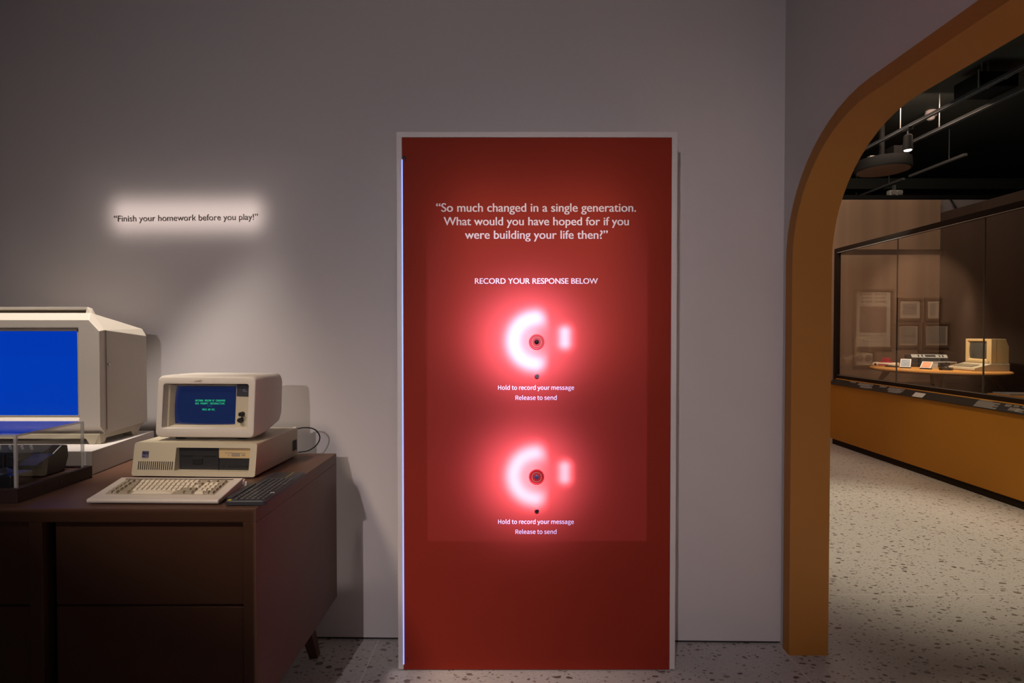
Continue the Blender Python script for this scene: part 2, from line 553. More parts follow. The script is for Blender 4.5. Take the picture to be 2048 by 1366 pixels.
def cyl(name, m, parent, c, r, h, axis='z', n=24, bevel=0.0, r2=None):
    bm = bmesh.new()
    lathe(bm, [(r, 0), (r if r2 is None else r2, h)], axis, (0, 0, 0), n)
    return link(name, bm, m, parent, bevel, 2, True, loc=c)


# ------------------------------------------------------------------ the room
struct(link('floor', boxes((-5, 12, -4, 14, -0.1, 0)), 'terrazzo'))

WYAW = -R(1.0)
wb = struct(link('wall_back', boxes((-4.2, 1.345, 0, 0.2, 0.012, 4.6)), 'wall', loc=(0, 2.687, 0), rot=(0, 0, WYAW)))
bbk = struct(link('gap_shade_back', boxes((-4.2, 1.34, 0.008, 0.19, 0.0, 0.012)), 'darkgap', loc=(0, 2.687, 0), rot=(0, 0, WYAW)))  # near-black block paints the shade of the gap under the wall

# side wall with an arched opening
def arch(off, y0=0.15, y1=2.566, zt=2.437, r=0.55, n=14):
    y0 -= off; y1 += off; zt += off; r += off
    pts = [(y1, 0.0)]
    for k in range(n + 1):
        a = R(90 * k / n)
        pts.append((y1 - r + r * math.cos(a), zt - r + r * math.sin(a)))
    for k in range(n + 1):
        a = R(90 + 90 * k / n)
        pts.append((y0 + r + r * math.cos(a), zt - r + r * math.sin(a)))
    pts.append((y0, 0.0))
    return pts

bm = bmesh.new()
ou = arch(0.06)
pts = [(2.675, 0.0)] + ou + [(-3.5, 0.0), (-3.5, 4.6), (2.675, 4.6)]
prism(bm, pts, 'x', 1.337, 1.513)
struct(link('wall_right', bm, 'wall'))
bm = bmesh.new()
inn, oo = arch(0.0), arch(0.0599)
x0, x1 = 1.329, 1.517
rings = []
for a, b in zip(inn, oo):
    rings.append([(x0, a[0], a[1]), (x1, a[0], a[1]), (x1, b[0], b[1]), (x0, b[0], b[1])])
loft(bm, rings)
struct(link('trim_1', bm, 'orange', smooth=True))

# the further room
struct(link('wall_far', boxes((-1.0, 6.72, 8.5, 8.7, 0, 3.63)), 'farwall'))
struct(link('wall_far_2', boxes((6.72, 11.0, 8.62, 8.8, 0, 3.66)), 'greywall'))
struct(link('wall_end', boxes((-2, 12, 12.0, 12.2, 0, 4.62)), 'black'))
struct(link('ceiling', boxes((1.55, 12, -1, 12.2, 4.62, 4.7)), 'ceil'))
struct(link('trim_2', boxes((1.55, 11, 8.72, 9.0, 3.66, 3.76)), 'black'))
struct(link('trim_3', boxes((2.2, 11, 10.2, 10.45, 4.25, 4.45)), 'ceil'))

# ------------------------------------------------------------------ quotation on the wall
bm = None
q = text('wall_lettering', '\u201cFinish your homework before you play!\u201d', -1.998, -1.270, 0, 0, 'print_dark', weight=0.0004, depth=0.001)
q.location = (0, 2.6855, 2.119)
for v in q.data.vertices: v.co.y -= 0.0
q.rotation_euler = (0, R(-0.55), WYAW)
q.location.z = 2.141 - 1.6 * math.sin(R(0.55))
tag(q, 'dark brown quotation lettered on the wall in a pool of warm light', 'lettering')

# ------------------------------------------------------------------ red message panel
pn = thing('message_panel', 'tall red recording panel in a white frame standing against the wall', 'panel', (0.108, 2.45, 0))
def PX(x): return x - 0.108
bm = bmesh.new()
o_ = [(-0.522, 0.006), (0.747, 0.006), (0.747, 2.455), (-0.522, 2.455)]
i_ = [(-0.497, 0.0061), (0.722, 0.0061), (0.722, 2.430), (-0.497, 2.430)]
rings = []
for a, b in zip(o_, i_):
    rings.append([(PX(a[0]), 0, a[1]), (PX(b[0]), 0, b[1]), (PX(b[0]), 0.21, b[1]), (PX(a[0]), 0.21, a[1])])
rs = [[bm.verts.new(p) for p in r] for r in rings]
order = [0, 3, 2, 1]
for a, b in ((rs[0], rs[3]), (rs[3], rs[2]), (rs[2], rs[1])):
    for i in range(4):
        j = (i + 1) % 4
        bm.faces.new((a[i], a[j], b[j], b[i]))
bm.faces.new(rs[0]); bm.faces.new(rs[1])
link('frame', bm, 'white', pn, bevel=0.0015)
link('red_board', boxes((PX(-0.4965), PX(0.7215), 0.001, 0.19, 0.004, 2.4295)), 'red', pn, bevel=0.001)
link('light_strip', boxes((PX(-0.4985), PX(-0.4935), -0.0025, 0.0005, 0.03, 2.33)), 'led', pn)
link('latch', boxes((PX(-0.494), PX(-0.476), -0.003, 0.001, 2.335, 2.345), (PX(-0.484), PX(-0.478), -0.003, 0.001, 2.322, 2.337)), 'slot', pn)
TY = 0.0004
def T(n, b, a, c, z, f=None, w=0.0, cap=None): return text(n, b, PX(a), PX(c), z, TY, 'print_white', pn, f, w, 0.0008, cap)
T('heading_lettering', '\u201cSo much changed in a single generation.', -0.343, 0.559, 2.096, None, 0.0015)
T('heading_lettering', 'What would you have hoped for if you', -0.309, 0.527, 2.035, None, 0.0015)
T('heading_lettering', 'were building your life then?\u201d', -0.213, 0.432, 1.974, None, 0.0015)
T('title_lettering', 'RECORD YOUR RESPONSE BELOW', -0.168, 0.388, 1.771, None, 0.0008)
for dz in (0.0, -0.613):
    T('instruction_lettering', 'Hold to record your message', -0.063, 0.282, 1.290 + dz, _sans)
    T('instruction_lettering', 'Release to send', 0.016, 0.203, 1.244 + dz, _sans)
for cz, lensmat in ((1.507, 'lens'), (0.893, 'logo2')):
    bm = bmesh.new()
    lathe(bm, [(0.033, 0.001), (0.033, -0.006), (0.031, -0.008), (0.022, -0.008), (0.021, -0.005), (0.012, -0.005)], 'y', n=40)
    mic = link('microphone_port', bm, 'redcap', pn, smooth=True, loc=(PX(0.112), 0, cz))
    mic['label'] = 'red round microphone port'
    bm = bmesh.new()
    lathe(bm, [(0.0225, -0.0078), (0.0225, -0.0092), (0.0205, -0.0092), (0.0205, -0.0078), (0.0225, -0.0078)], 'y', n=40, cap=False)
    link('ring', bm, 'orangeprint', mic, smooth=True)
    bm = bmesh.new()
    lathe(bm, [(0.0105, -0.0045), (0.0105, -0.0062), (0.0085, -0.0075), (0.0005, -0.0075)], 'y', n=28)
    link('lens', bm, lensmat, mic, smooth=True)
    bm = bmesh.new()
    lathe(bm, [(0.0105, 0.001), (0.0105, -0.010), (0.0085, -0.013), (0.0005, -0.013)], 'y', n=28)
    bt = link('push_button', bm, 'chrome', pn, smooth=True, loc=(PX(0.113), 0, cz - 0.154))
    bt['label'] = 'small steel push button'
for sx, sz in ((-0.478, 0.055), (0.705, 0.055)):
    cyl('screw', 'slot', pn, (PX(sx), 0.0012, sz), 0.003, -0.0015, 'y', 10)

# ------------------------------------------------------------------ sideboard
cb = thing('sideboard', 'dark brown sideboard with wide drawers carrying the old computers', 'cabinet', (-1.95, 2.16, 0))
def cx(b): return (b[0] + 1.95, b[1] + 1.95, b[2] - 2.16, b[3] - 2.16, b[4], b[5])
XL, XR, YF, YB = -3.10, -0.836, 1.755, 2.56
link('top', boxes(cx((XL, XR, YF, YB, 0.929, 0.975))), 'cab', cb, bevel=0.002)
link('side_panel', boxes(cx((XR - 0.044, XR, YF, YB, 0.288, 0.929))), 'cab', cb, bevel=0.0015)
link('side_panel', boxes(cx((XL, XL + 0.044, YF, YB, 0.288, 0.929))), 'cab', cb, bevel=0.0015)
link('divider', boxes(cx((-1.581, -1.537, YF, YB - 0.03, 0.288, 0.929))), 'cab', cb, bevel=0.0015)
link('bottom_panel', boxes(cx((XL + 0.044, XR - 0.044, YF, YB, 0.288, 0.325))), 'cab', cb, bevel=0.0015)
link('back_panel', boxes(cx((XL + 0.044, XR - 0.044, YB - 0.03, YB - 0.005, 0.325, 0.929))), 'cabgap', cb)
for xa, xb in ((-1.503, -0.8835), (-2.24, -1.5835)):
    for za, zb in ((0.652, 0.926), (0.332, 0.645)):
        link('drawer', boxes(cx((xa, xb, YF + 0.012, YF + 0.55, za, zb))), 'cab', cb, bevel=0.003)
for xa in (-2.95,):
    link('drawer', boxes(cx((xa, -2.30, YF + 0.012, YF + 0.55, 0.332, 0.926))), 'cab', cb, bevel=0.003)
for px in (-1.665, -1.448):
    cyl('screw', 'chrome', cb, (px + 1.95, YF - 2.16 - 0.0002 + 0.001, 0.931), 0.0022, -0.002, 'y', 10)
for lx, sx in ((-0.975, 0.032), (-2.95, -0.05)):
    for ly, sy in ((2.47, 0.09), (1.87, -0.06)):
        bm = bmesh.new()
        a, h = 0.032, 0.020
        X, Yc = lx + 1.95, ly - 2.16
        hexa(bm, [(X + sx - h, Yc + sy - h, 0), (X + sx + h, Yc + sy - h, 0), (X + sx + h, Yc + sy + h, 0), (X + sx - h, Yc + sy + h, 0),
                  (X - a, Yc - a, 0.29), (X + a, Yc - a, 0.29), (X + a, Yc + a, 0.29), (X - a, Yc + a, 0.29)])
        link('leg', bm, 'cab', cb, bevel=0.003)

# ------------------------------------------------------------------ white riser under the large terminal
bm = bmesh.new()
prism(bm, [(-2.75, 2.168), (-1.692, 2.168), (-1.735, 2.55), (-1.742, 2.62), (-2.75, 2.62)], 'z', 0.975, 1.072)
rz = link('display_riser', bm, 'riser', bevel=0.002)
tag(rz, 'low white riser block under the large blue-screen terminal', 'riser')

# ------------------------------------------------------------------ large terminal with blue screen
tm = thing('computer_terminal', 'large cream computer terminal showing a plain blue screen', 'computer', (-2.16, 2.45, 1.072))
def tx(p): return (p[0] + 2.16, p[1] - 2.45, p[2] - 1.072)
def tb(x0, x1, y0, y1, z0, z1): return (x0 + 2.16, x1 + 2.16, y0 - 2.45, y1 - 2.45, z0 - 1.072, z1 - 1.072)
def outl(xr, xl, ztop, zch, chx, zb, y):
    return [tx(p) for p in ((xl, y, zb), (xr, y, zb), (xr, y, zch), (xr - chx, y, ztop), (xl + chx, y, ztop), (xl, y, zch))]
TXR, TXL = -1.756, -2.564
bm = bmesh.new()
loops = [outl(TXR, TXL, 1.603, 1.556, 0.044, 1.150, 2.297),
         outl(TXR, TXL, 1.634, 1.560, 0.060, 1.112, 2.325)]
a = [[bm.verts.new(p) for p in l] for l in loops]
inner0 = [tx(p) for p in ((-2.475, 2.297, 1.170), (-1.845, 2.297, 1.170), (-1.845, 2.297, 1.52), (-1.845, 2.297, 1.571), (-2.475, 2.297, 1.571), (-2.475, 2.297, 1.52))]
inner1 = [tx(p) for p in ((-2.468, 2.318, 1.194), (-1.852, 2.318, 1.194), (-1.852, 2.318, 1.52), (-1.852, 2.318, 1.558), (-2.468, 2.318, 1.558), (-2.468, 2.318, 1.52))]
b0 = [bm.verts.new(p) for p in inner0]; b1 = [bm.verts.new(p) for p in inner1]
for p, q_ in ((a[1], a[0]), (a[0], b0), (b0, b1)):
    for i in range(6):
        j = (i + 1) % 6
        bm.faces.new((p[i], p[j], q_[j], q_[i]))
link('bezel', bm, 'cream', tm, bevel=0.0015)
bm = bmesh.new()
loft(bm, [outl(TXR - 0.001, TXL + 0.001, 1.633, 1.5595, 0.060, 1.112, 2.327), outl(TXR - 0.0, TXL, 1.634, 1.560, 0.060, 1.112, 2.334), outl(TXR, TXL, 1.568, 1.533, 0.020, 1.122, 2.594)])
link('housing', bm, 'cream', tm, bevel=0.0015)
link('screen', boxes(tb(-2.468, -1.852, 2.315, 2.325, 1.194, 1.558)), 'screen_big', tm)
bm = boxes(tb(-2.47, -1.846, 2.300, 2.316, 1.556, 1.5635), tb(-2.47, -1.846, 2.311, 2.3165, 1.188, 1.194), tb(-1.852, -1.846, 2.300, 2.316, 1.187, 1.5635))
link('screen_trim', bm, 'beige', tm)
# raised hood over a dark slot on the top
bm = bmesh.new()
hexa(bm, [tx(p) for p in ((-2.5, 2.345, 1.650), (-1.845, 2.345, 1.650), (-1.843, 2.372, 1.644), (-2.5, 2.372, 1.644),
                          (-2.5, 2.345, 1.661), (-1.845, 2.345, 1.661), (-1.843, 2.372, 1.656), (-2.5, 2.372, 1.656))])
hexa(bm, [tx(p) for p in ((-1.845, 2.338, 1.628), (-1.816, 2.338, 1.628), (-1.82, 2.372, 1.612), (-1.845, 2.372, 1.612),
                          (-1.845, 2.345, 1.661), (-1.841, 2.345, 1.661), (-1.842, 2.372, 1.656), (-1.845, 2.372, 1.656))])
link('hood', bm, 'cream', tm, bevel=0.001)
link('slot', boxes(tb(-2.48, -1.8455, 2.358, 2.371, 1.60, 1.6485)), 'brownslot', tm)
cyl('lock', 'chrome', tm, tx((-1.7565, 2.347, 1.412)), 0.006, 0.006, 'x', 14)
link('door_seam', boxes(tb(-1.7562, -1.7548, 2.333, 2.335, 1.13, 1.56)), 'brownslot', tm)
# stand with splayed feet
bm = bmesh.new()
prof = [(2.300, 1.117), (2.303, 1.072), (2.325, 1.072), (2.337, 1.094), (2.49, 1.094), (2.505, 1.072), (2.53, 1.072), (2.555, 1.108), (2.585, 1.122)]
for xa, xb in ((TXR - 0.055, TXR - 0.004), (TXL + 0.004, TXL + 0.055)):
    prism(bm, [(p[0] - 2.45, p[1] - 1.072) for p in prof], 'x', xa + 2.16, xb + 2.16)
pf = [(TXL + 0.01, 1.117), (TXL + 0.02, 1.072), (TXL + 0.05, 1.072), (TXL + 0.065, 1.096), (TXR - 0.065, 1.096), (TXR - 0.05, 1.072), (TXR - 0.026, 1.072), (TXR - 0.006, 1.117)]
prism(bm, [(p[0] + 2.16, p[1] - 1.072) for p in pf], 'y', 2.299 - 2.45, 2.33 - 2.45)
link('stand', bm, 'beige', tm, bevel=0.002)

# ------------------------------------------------------------------ clear display case with an old game console
vc = thing('display_case', 'clear acrylic display case on a dark base at the left end of the sideboard', 'display case', (-2.05, 1.97, 0.975))
def vb(x0, x1, y0, y1, z0, z1): return (x0 + 2.05, x1 + 2.05, y0 - 1.97, y1 - 1.97, z0 - 0.975, z1 - 0.975)
bm = boxes(vb(-2.46, -1.664, 1.807, 2.132, 0.975, 1.016))
for b in (vb(-2.46, -1.664, 1.807, 1.823, 1.016, 1.023), vb(-2.46, -1.664, 2.116, 2.132, 1.016, 1.023), vb(-1.680, -1.664, 1.823, 2.116, 1.016, 1.023), vb(-2.46, -2.444, 1.823, 2.116, 1.016, 1.023)):
    box(bm, *b)
link('base', bm, 'caseblack', vc, bevel=0.001)
link('deck', boxes(vb(-2.443, -1.681, 1.824, 2.115, 1.0155, 1.0165)), 'cab', vc)
t_ = 0.006
for n_, b in (('pane', vb(-2.443, -1.681, 1.824, 1.824 + t_, 1.017, 1.196)), ('pane', vb(-2.443, -1.681, 2.115 - t_, 2.115, 1.017, 1.196)),
              ('pane', vb(-1.681 - t_, -1.681, 1.8305, 2.1085, 1.017, 1.196)), ('pane', vb(-2.443, -2.437, 1.8305, 2.1085, 1.017, 1.196)),
              ('top_pane', vb(-2.443, -1.681, 1.824, 2.115, 1.1965, 1.2025))):
    link(n_, boxes(b), 'acrylic', vc)
link('edge', boxes(vb(-1.690, -1.681, 1.8238, 1.831, 1.017, 1.2026)), 'acredge', vc)
link('edge', boxes(vb(-1.690, -1.681, 2.108, 2.1152, 1.017, 1.2026)), 'acredge', vc)
link('edge', boxes(vb(-1.6845, -1.6805, 1.831, 2.108, 1.1962, 1.2028)), 'acredge', vc)
link('edge', boxes(vb(-2.44, -1.690, 1.8238, 1.829, 1.1962, 1.2028)), 'acredge', vc)
cyl('screw', 'chrome', vc, (-1.664 + 2.05 - 0.0005, 1.985 - 1.97, 1.001 - 0.975), 0.003, 0.002, 'x', 10)

gc = thing('game_console', 'black ribbed vintage game console inside the clear case', 'game console', (-1.93, 2.03, 1.0165))
bm = bmesh.new()
prism(bm, [(-0.075, 0.012), (-0.065, 0.0), (0.045, 0.0), (0.065, 0.055), (0.06, 0.098), (0.035, 0.104), (-0.005, 0.078), (-0.08, 0.05)], 'x', -0.205, 0.205)
link('body', bm, 'blackish', gc, bevel=0.004)
bm = bmesh.new()
for k in range(9):
    y = -0.07 + k * 0.0075
    z = 0.051 + (y + 0.08) * 0.373
    box(bm, -0.19, 0.13, y, y + 0.003, z - 0.004, z + 0.0025)
link('ribbed_grille', bm, 'slot', gc)
bm = bmesh.new()
hexa(bm, [(-0.19, -0.002, 0.079), (0.16, -0.002, 0.079), (0.175, 0.034, 0.1015), (-0.19, 0.034, 0.1015), (-0.19, -0.003, 0.0815), (0.16, -0.003, 0.0815), (0.175, 0.033, 0.104), (-0.19, 0.033, 0.104)])
link('switch_panel', bm, 'k400', gc)
for sx in (-0.14, -0.09, -0.01, 0.03, 0.075, 0.11):
    bm = bmesh.new()
    lathe(bm, [(0.004, 0), (0.004, 0.018), (0.0015, 0.021)], 'z', n=10)
    link('switch', bm, 'silver', gc, smooth=True, loc=(sx, 0.012, 0.088), rot=(R(20), 0, 0))
jb = thing('joystick', 'flat black joystick base in front of the console in the clear case', 'game controller', (-1.80, 1.885, 1.0165))
link('base', boxes((-0.09, 0.085, -0.045, 0.04, 0, 0.043)), 'blackish', jb, bevel=0.004)
bm = bmesh.new()
lathe(bm, [(0.036, 0.0425), (0.034, 0.047), (0.022, 0.049), (0.012, 0.056), (0.007, 0.06)], 'z', n=28)
link('boot', bm, 'k400', jb, smooth=True, loc=(0.02, 0, 0))
cyl('stick', 'slot', jb, (0.02, 0, 0.058), 0.006, 0.05, 'z', 14)
cyl('fire_button', 'redcap', jb, (-0.06, 0.02, 0.043), 0.009, 0.006, 'z', 16)

# ------------------------------------------------------------------ personal computer: system unit
su = thing('system_unit', 'beige desktop computer unit with two drive bays under the small monitor', 'computer', (-1.262, 2.125, 0.975), R(-2.6))
W2, DP, HT = 0.251, 0.385, 0.135
bm = bmesh.new()
def su_loop(x0, x1, z0, z1, y, sl): return [(p[0], y + sl * (p[1] - z0), p[1]) for p in rrect(x0, x1, z0, z1, 0.009, 3)]
def su_in(x0, x1, z0, z1, y, sl): return [(p[0], y + sl * p[1], p[1]) for p in rrect(x0, x1, z0, z1, 0.003, 3)]
SL = 0.17
L = [su_loop(-W2, W2, 0.006, HT, 0.058, 0.0), su_loop(-W2, W2, 0.006, HT, 0.0, SL), ]
OPN = (-0.078, 0.224, 0.026, 0.116)
I0 = su_in(*OPN, -0.001, SL); I1 = [(p[0] * 0.985 + 0.004, 0.034, p[2]) for p in I0]
lv = [[bm.verts.new(p) for p in l] for l in (L[0], L[1], I0, I1)]
n_ = len(lv[0])
for p, q_ in zip(lv, lv[1:]):
    for i in range(n_):
        j = (i + 1) % n_
        bm.faces.new((p[i], p[j], q_[j], q_[i]))
link('front_bezel', bm, 'beige', su, smooth=True)
bm = bmesh.new()
loft(bm, [[(p[0], y, p[1]) for p in rrect(-W2 + 0.002, W2 - 0.002, 0.008, HT - 0.001, 0.004, 3)] for y in (0.056, DP)])
link('case', bm, 'beige', su, smooth=True)
# drive bays
link('drive_bay', boxes((-0.074, 0.089, 0.030, 0.05, 0.026, 0.116)), 'drive', su)
link('disk_slot', boxes((-0.066, -0.020, 0.0285, 0.031, 0.078, 0.083)), 'slot', su)
link('disk_slot', boxes((0.026, 0.078, 0.0285, 0.031, 0.078, 0.083)), 'slot', su)
link('bay_line', boxes((-0.072, 0.087, 0.0293, 0.031, 0.0855, 0.087)), 'k400', su)
link('drive_latch', boxes((-0.018, 0.022, 0.0265, 0.031, 0.048, 0.072)), 'slot', su, bevel=0.0015)
up = link('floppy_drive', boxes((0.091, 0.222, 0.027, 0.05, 0.074, 0.115)), 'tan', su)
link('disk_slot', boxes((0.115, 0.200, 0.0262, 0.028, 0.0935, 0.0965), (0.143, 0.176, 0.0255, 0.028, 0.082, 0.0945)), 'keydark', up)
link('indicator', boxes((0.128, 0.134, 0.0255, 0.028, 0.084, 0.087)), 'keydark', up)
link('eject_button', boxes((0.184, 0.198, 0.0255, 0.028, 0.084, 0.089)), 'keydark', up)
lo = link('lower_drive', boxes((0.091, 0.222, 0.028, 0.05, 0.027, 0.073)), 'drive', su)
link('disk_slot', boxes((0.128, 0.220, 0.0268, 0.029, 0.037, 0.0435)), 'slot', lo)
link('eject_button', boxes((0.104, 0.113, 0.0268, 0.029, 0.037, 0.0435)), 'slot', lo)
link('bay_divider', boxes((0.0875, 0.0912, 0.026, 0.05, 0.026, 0.116)), 'slot', su)
bm = bmesh.new()
for k in range(17):
    x = -0.2275 + k * 0.0086
    z0, z1 = 0.030, 0.062
    hexa(bm, [(x, SL * (z0 - 0.006) - 0.0008, z0), (x + 0.004, SL * (z0 - 0.006) - 0.0008, z0), (x + 0.004, SL * (z0 - 0.006) + 0.004, z0), (x, SL * (z0 - 0.006) + 0.004, z0),
              (x, SL * (z1 - 0.006) - 0.0008, z1), (x + 0.004, SL * (z1 - 0.006) - 0.0008, z1), (x + 0.004, SL * (z1 - 0.006) + 0.004, z1), (x, SL * (z1 - 0.006) + 0.004, z1)])
link('vent_grille', bm, 'brownslot', su)
def sl_y(z): return SL * (z - 0.006) - 0.001
bm = bmesh.new()
za, zb = 0.077, 0.102
hexa(bm, [(-0.215, sl_y(za) - 0.001, za), (-0.189, sl_y(za) - 0.001, za), (-0.189, sl_y(za) + 0.003, za), (-0.215, sl_y(za) + 0.003, za),
          (-0.215, sl_y(zb) - 0.001, zb), (-0.189, sl_y(zb) - 0.001, zb), (-0.189, sl_y(zb) + 0.003, zb), (-0.215, sl_y(zb) + 0.003, zb)])
bd = link('badge', bm, 'logo', su)
lt = text('badge_lettering', 'IBM', -0.2125, -0.1915, 0.0, sl_y(0.0895) - 0.0022, 'logo2', bd, None, 0.0008)
for v in lt.data.vertices: v.co = Vector((v.co.x, v.co.y + SL * v.co.z, v.co.z + 0.0905))
link('badge_lettering', boxes((-0.2125, -0.2, sl_y(0.082) - 0.0022, sl_y(0.082), 0.0800, 0.0812), (-0.2125, -0.205, sl_y(0.084) - 0.0022, sl_y(0.084), 0.0826, 0.0838)), 'logo2', bd)
link('power_switch', boxes((W2 - 0.003, W2 + 0.0015, 0.335, 0.372, 0.035, 0.082)), 'slot', su, bevel=0.002)
link('rear_clip', boxes((W2 - 0.02, W2 - 0.004, 0.372, 0.392, 0.122, 0.137)), 'pale', su, bevel=0.002)

# loose black power cable behind it
bm = bmesh.new()
tube(bm, [Vector(p) for p in curve_pts([(-1.03, 2.535, 1.092), (-0.985, 2.56, 1.098), (-0.945, 2.58, 1.085), (-0.925, 2.59, 1.05), (-0.935, 2.585, 1.015), (-0.965, 2.56, 0.99), (-1.01, 2.54, 0.984)], 10)], 0.003, 10)
tag(link('power_cable', bm, 'slot', smooth=True), 'thin black cable looping out behind the beige desktop computer', 'cable')

# ------------------------------------------------------------------ monitor
mo = thing('monitor', 'small beige monitor with green text on a dark blue screen', 'monitor', (-1.245, 2.175, 1.1115), R(-2.5))
MW, MH = 0.207, 0.262
TILT = 0.085
def mz(x, y, z): return (x, y + TILT * z, z - 0.10 * max(0.0, min(y, 0.3)) * 0.0)
bm = bmesh.new()
def mloop(x0, x1, z0, z1, r, y): return [mz(p[0], y, p[1]) for p in rrect(x0, x1, z0, z1, r, 6)]
ls = [mloop(-MW, MW, 0.012, MH, 0.022, 0.075), mloop(-MW, MW, 0.012, MH, 0.022, 0.012), mloop(-MW + 0.004, MW - 0.004, 0.016, MH - 0.004, 0.019, 0.002), mloop(-MW + 0.010, MW - 0.010, 0.022, MH - 0.010, 0.014, -0.001),
      mloop(-0.180, 0.177, 0.048, 0.230, 0.010, 0.001), mloop(-0.176, 0.173, 0.052, 0.226, 0.008, 0.028)]
lv = [[bm.verts.new(p) for p in l] for l in ls]
n_ = len(lv[0])
for p, q_ in zip(lv, lv[1:]):
    for i in range(n_):
        j = (i + 1) % n_
        bm.faces.new((p[i], p[j], q_[j], q_[i]))
link('bezel', bm, 'pale', mo, smooth=True)
bm = bmesh.new()
ls = [mloop(-MW + 0.001, MW - 0.001, 0.013, MH - 0.001, 0.022, 0.076), mloop(-MW + 0.002, MW - 0.002, 0.016, MH - 0.001, 0.022, 0.12), [(p[0], p[1], p[2]) for p in [mz(a[0] * 0.985, 0.222, a[1]) for a in rrect(-MW, MW, 0.040, MH - 0.004, 0.024, 6)]],
      [mz(a[0] * 0.96, 0.245, a[1]) for a in rrect(-MW, MW, 0.055, MH - 0.018, 0.03, 6)]]
loft(bm, ls)
link('housing', bm, 'pale', mo, smooth=True)
# inner sloping frame round the tube
bm = bmesh.new()
def sl(x0, x1, z0, z1, y): return [bm.verts.new(mz(x, y, z)) for x, z in ((x0, z0), (x1, z0), (x1, z1), (x0, z1))]
A, B_ = sl(-0.166, 0.113, 0.053, 0.222, 0.024), sl(-0.152, 0.113, 0.062, 0.213, 0.052)
C_ = sl(-0.178, 0.176, 0.050, 0.228, 0.027)
for i in range(4):
    j = (i + 1) % 4
    bm.faces.new((A[i], A[j], B_[j], B_[i])); bm.faces.new((C_[i], C_[j], A[j], A[i]))
link('tube_surround', bm, 'beige', mo)
# curved tube face
bm = bmesh.new()
NX, NZ = 16, 12
g = []
for j in range(NZ + 1):
    row = []
    for i in range(NX + 1):
        u, v = i / NX * 2 - 1, j / NZ * 2 - 1
        row.append(bm.verts.new(mz(-0.0195 + u * 0.135, 0.048 - 0.016 * (1 - 0.5 * u * u - 0.5 * v * v), 0.137 + v * 0.0775)))
    g.append(row)
for j in range(NZ):
    for i in range(NX):
        bm.faces.new((g[j][i], g[j][i + 1], g[j + 1][i + 1], g[j + 1][i]))
scn = link('screen', bm, 'screen_small', mo, smooth=True)
for s_, xa, xb, zz in (('NATIONAL MUSEUM OF SINGAPORE', -0.063, 0.062, 0.1545), ('DOS PROMPT INTERACTIVE', -0.063, 0.060, 0.1425), ('----', -0.010, 0.008, 0.1335), ('PRESS ANY KEY_', -0.032, 0.024, 0.1180)):
    t = text('screen_lettering', s_, xa, xb, 0.0, 0.0, 'green', scn, _mono, 0.0004, 0.0003)
    zmax = max(v.co.z for v in t.data.vertices)
    k = 0.0075 / zmax if len(s_) > 4 else 1.0
    for v in t.data.vertices:
        u, w = (v.co.x + 0.0195) / 0.135, (zz + v.co.z * k - 0.137) / 0.0775
        y = 0.048 - 0.016 * (1 - 0.5 * u * u - 0.5 * w * w) - 0.0012 + v.co.y
        v.co = Vector(mz(v.co.x, y, zz + v.co.z * k))
bm = bmesh.new()
hexa(bm, [mz(*p) for p in ((0.116, 0.022, 0.178), (0.172, 0.022, 0.178), (0.172, 0.03, 0.178), (0.116, 0.03, 0.178), (0.116, 0.022, 0.226), (0.172, 0.022, 0.226), (0.172, 0.03, 0.226), (0.116, 0.03, 0.226))])
nb = link('name_plate', bm, 'k400', mo)
nb['label'] = 'dark plate above the two knobs'
bm = boxes((0.142, 0.160, 0.0205 + TILT * 0.2, 0.0222 + TILT * 0.2, 0.196, 0.199), (0.142, 0.152, 0.0205 + TILT * 0.2, 0.0222 + TILT * 0.2, 0.201, 0.206))
link('plate_lettering', bm, 'logo', nb)
for kx, kz in ((0.142, 0.106), (0.138, 0.082)):
    bm = bmesh.new()
    lathe(bm, [(0.0095, 0.004), (0.009, -0.016), (0.0075, -0.0175), (0.0005, -0.0175)], 'y', n=24)
    kn = link('knob', bm, 'slot', mo, smooth=True, loc=mz(kx, 0.024, kz))
    link('pointer', boxes((-0.001, 0.001, -0.019, -0.017, -0.001, 0.007)), 'chrome', kn, rot=(0, R(35), 0))
link('worn_mark', boxes((-0.052, -0.020, -0.0012 + TILT * 0.245, 0.002 + TILT * 0.245, 0.2385, 0.2405), (-0.045, -0.025, -0.0012 + TILT * 0.245, 0.002 + TILT * 0.245, 0.2415, 0.2430), (-0.028, -0.018, -0.0012 + TILT * 0.245, 0.002 + TILT * 0.245, 0.2435, 0.2455)), 'keydark', mo)
for fx in (-0.13, 0.13):
    for fy in (0.06, 0.19):
        link('foot', boxes((fx - 0.018, fx + 0.018, fy - 0.015, fy + 0.015, 0.0, 0.045 if fy > 0.1 else 0.022)), 'slot', mo)

# ------------------------------------------------------------------ beige keyboard
kb = thing('keyboard', 'pale wide vintage keyboard lying in front of the beige computer', 'keyboard', (-1.199, 1.880, 0.975), R(-1.2))
kb.scale = (0.92, 0.90, 1.0)
bm = bmesh.new()
pr = [(-0.100, 0.012), (-0.096, 0.004), (0.09, 0.020), (0.098, 0.024), (0.098, 0.043), (0.078, 0.048), (-0.060, 0.023), (-0.096, 0.018)]
prism(bm, pr, 'x', -0.243, 0.243)
link('case', bm, 'pale', kb, bevel=0.004, seg=3)
SLK = (0.048 - 0.023) / 0.138
def kz(y): return 0.023 + (y + 0.060) * SLK
bm = bmesh.new()
def slab(bm, x0, x1, y0, y1, up, dn):
    hexa(bm, [(x0, y0, kz(y0) - dn), (x1, y0, kz(y0) - dn), (x1, y1, kz(y1) - dn), (x0, y1, kz(y1) - dn),
              (x0, y0, kz(y0) + up), (x1, y0, kz(y0) + up), (x1, y1, kz(y1) + up), (x0, y1, kz(y1) + up)])
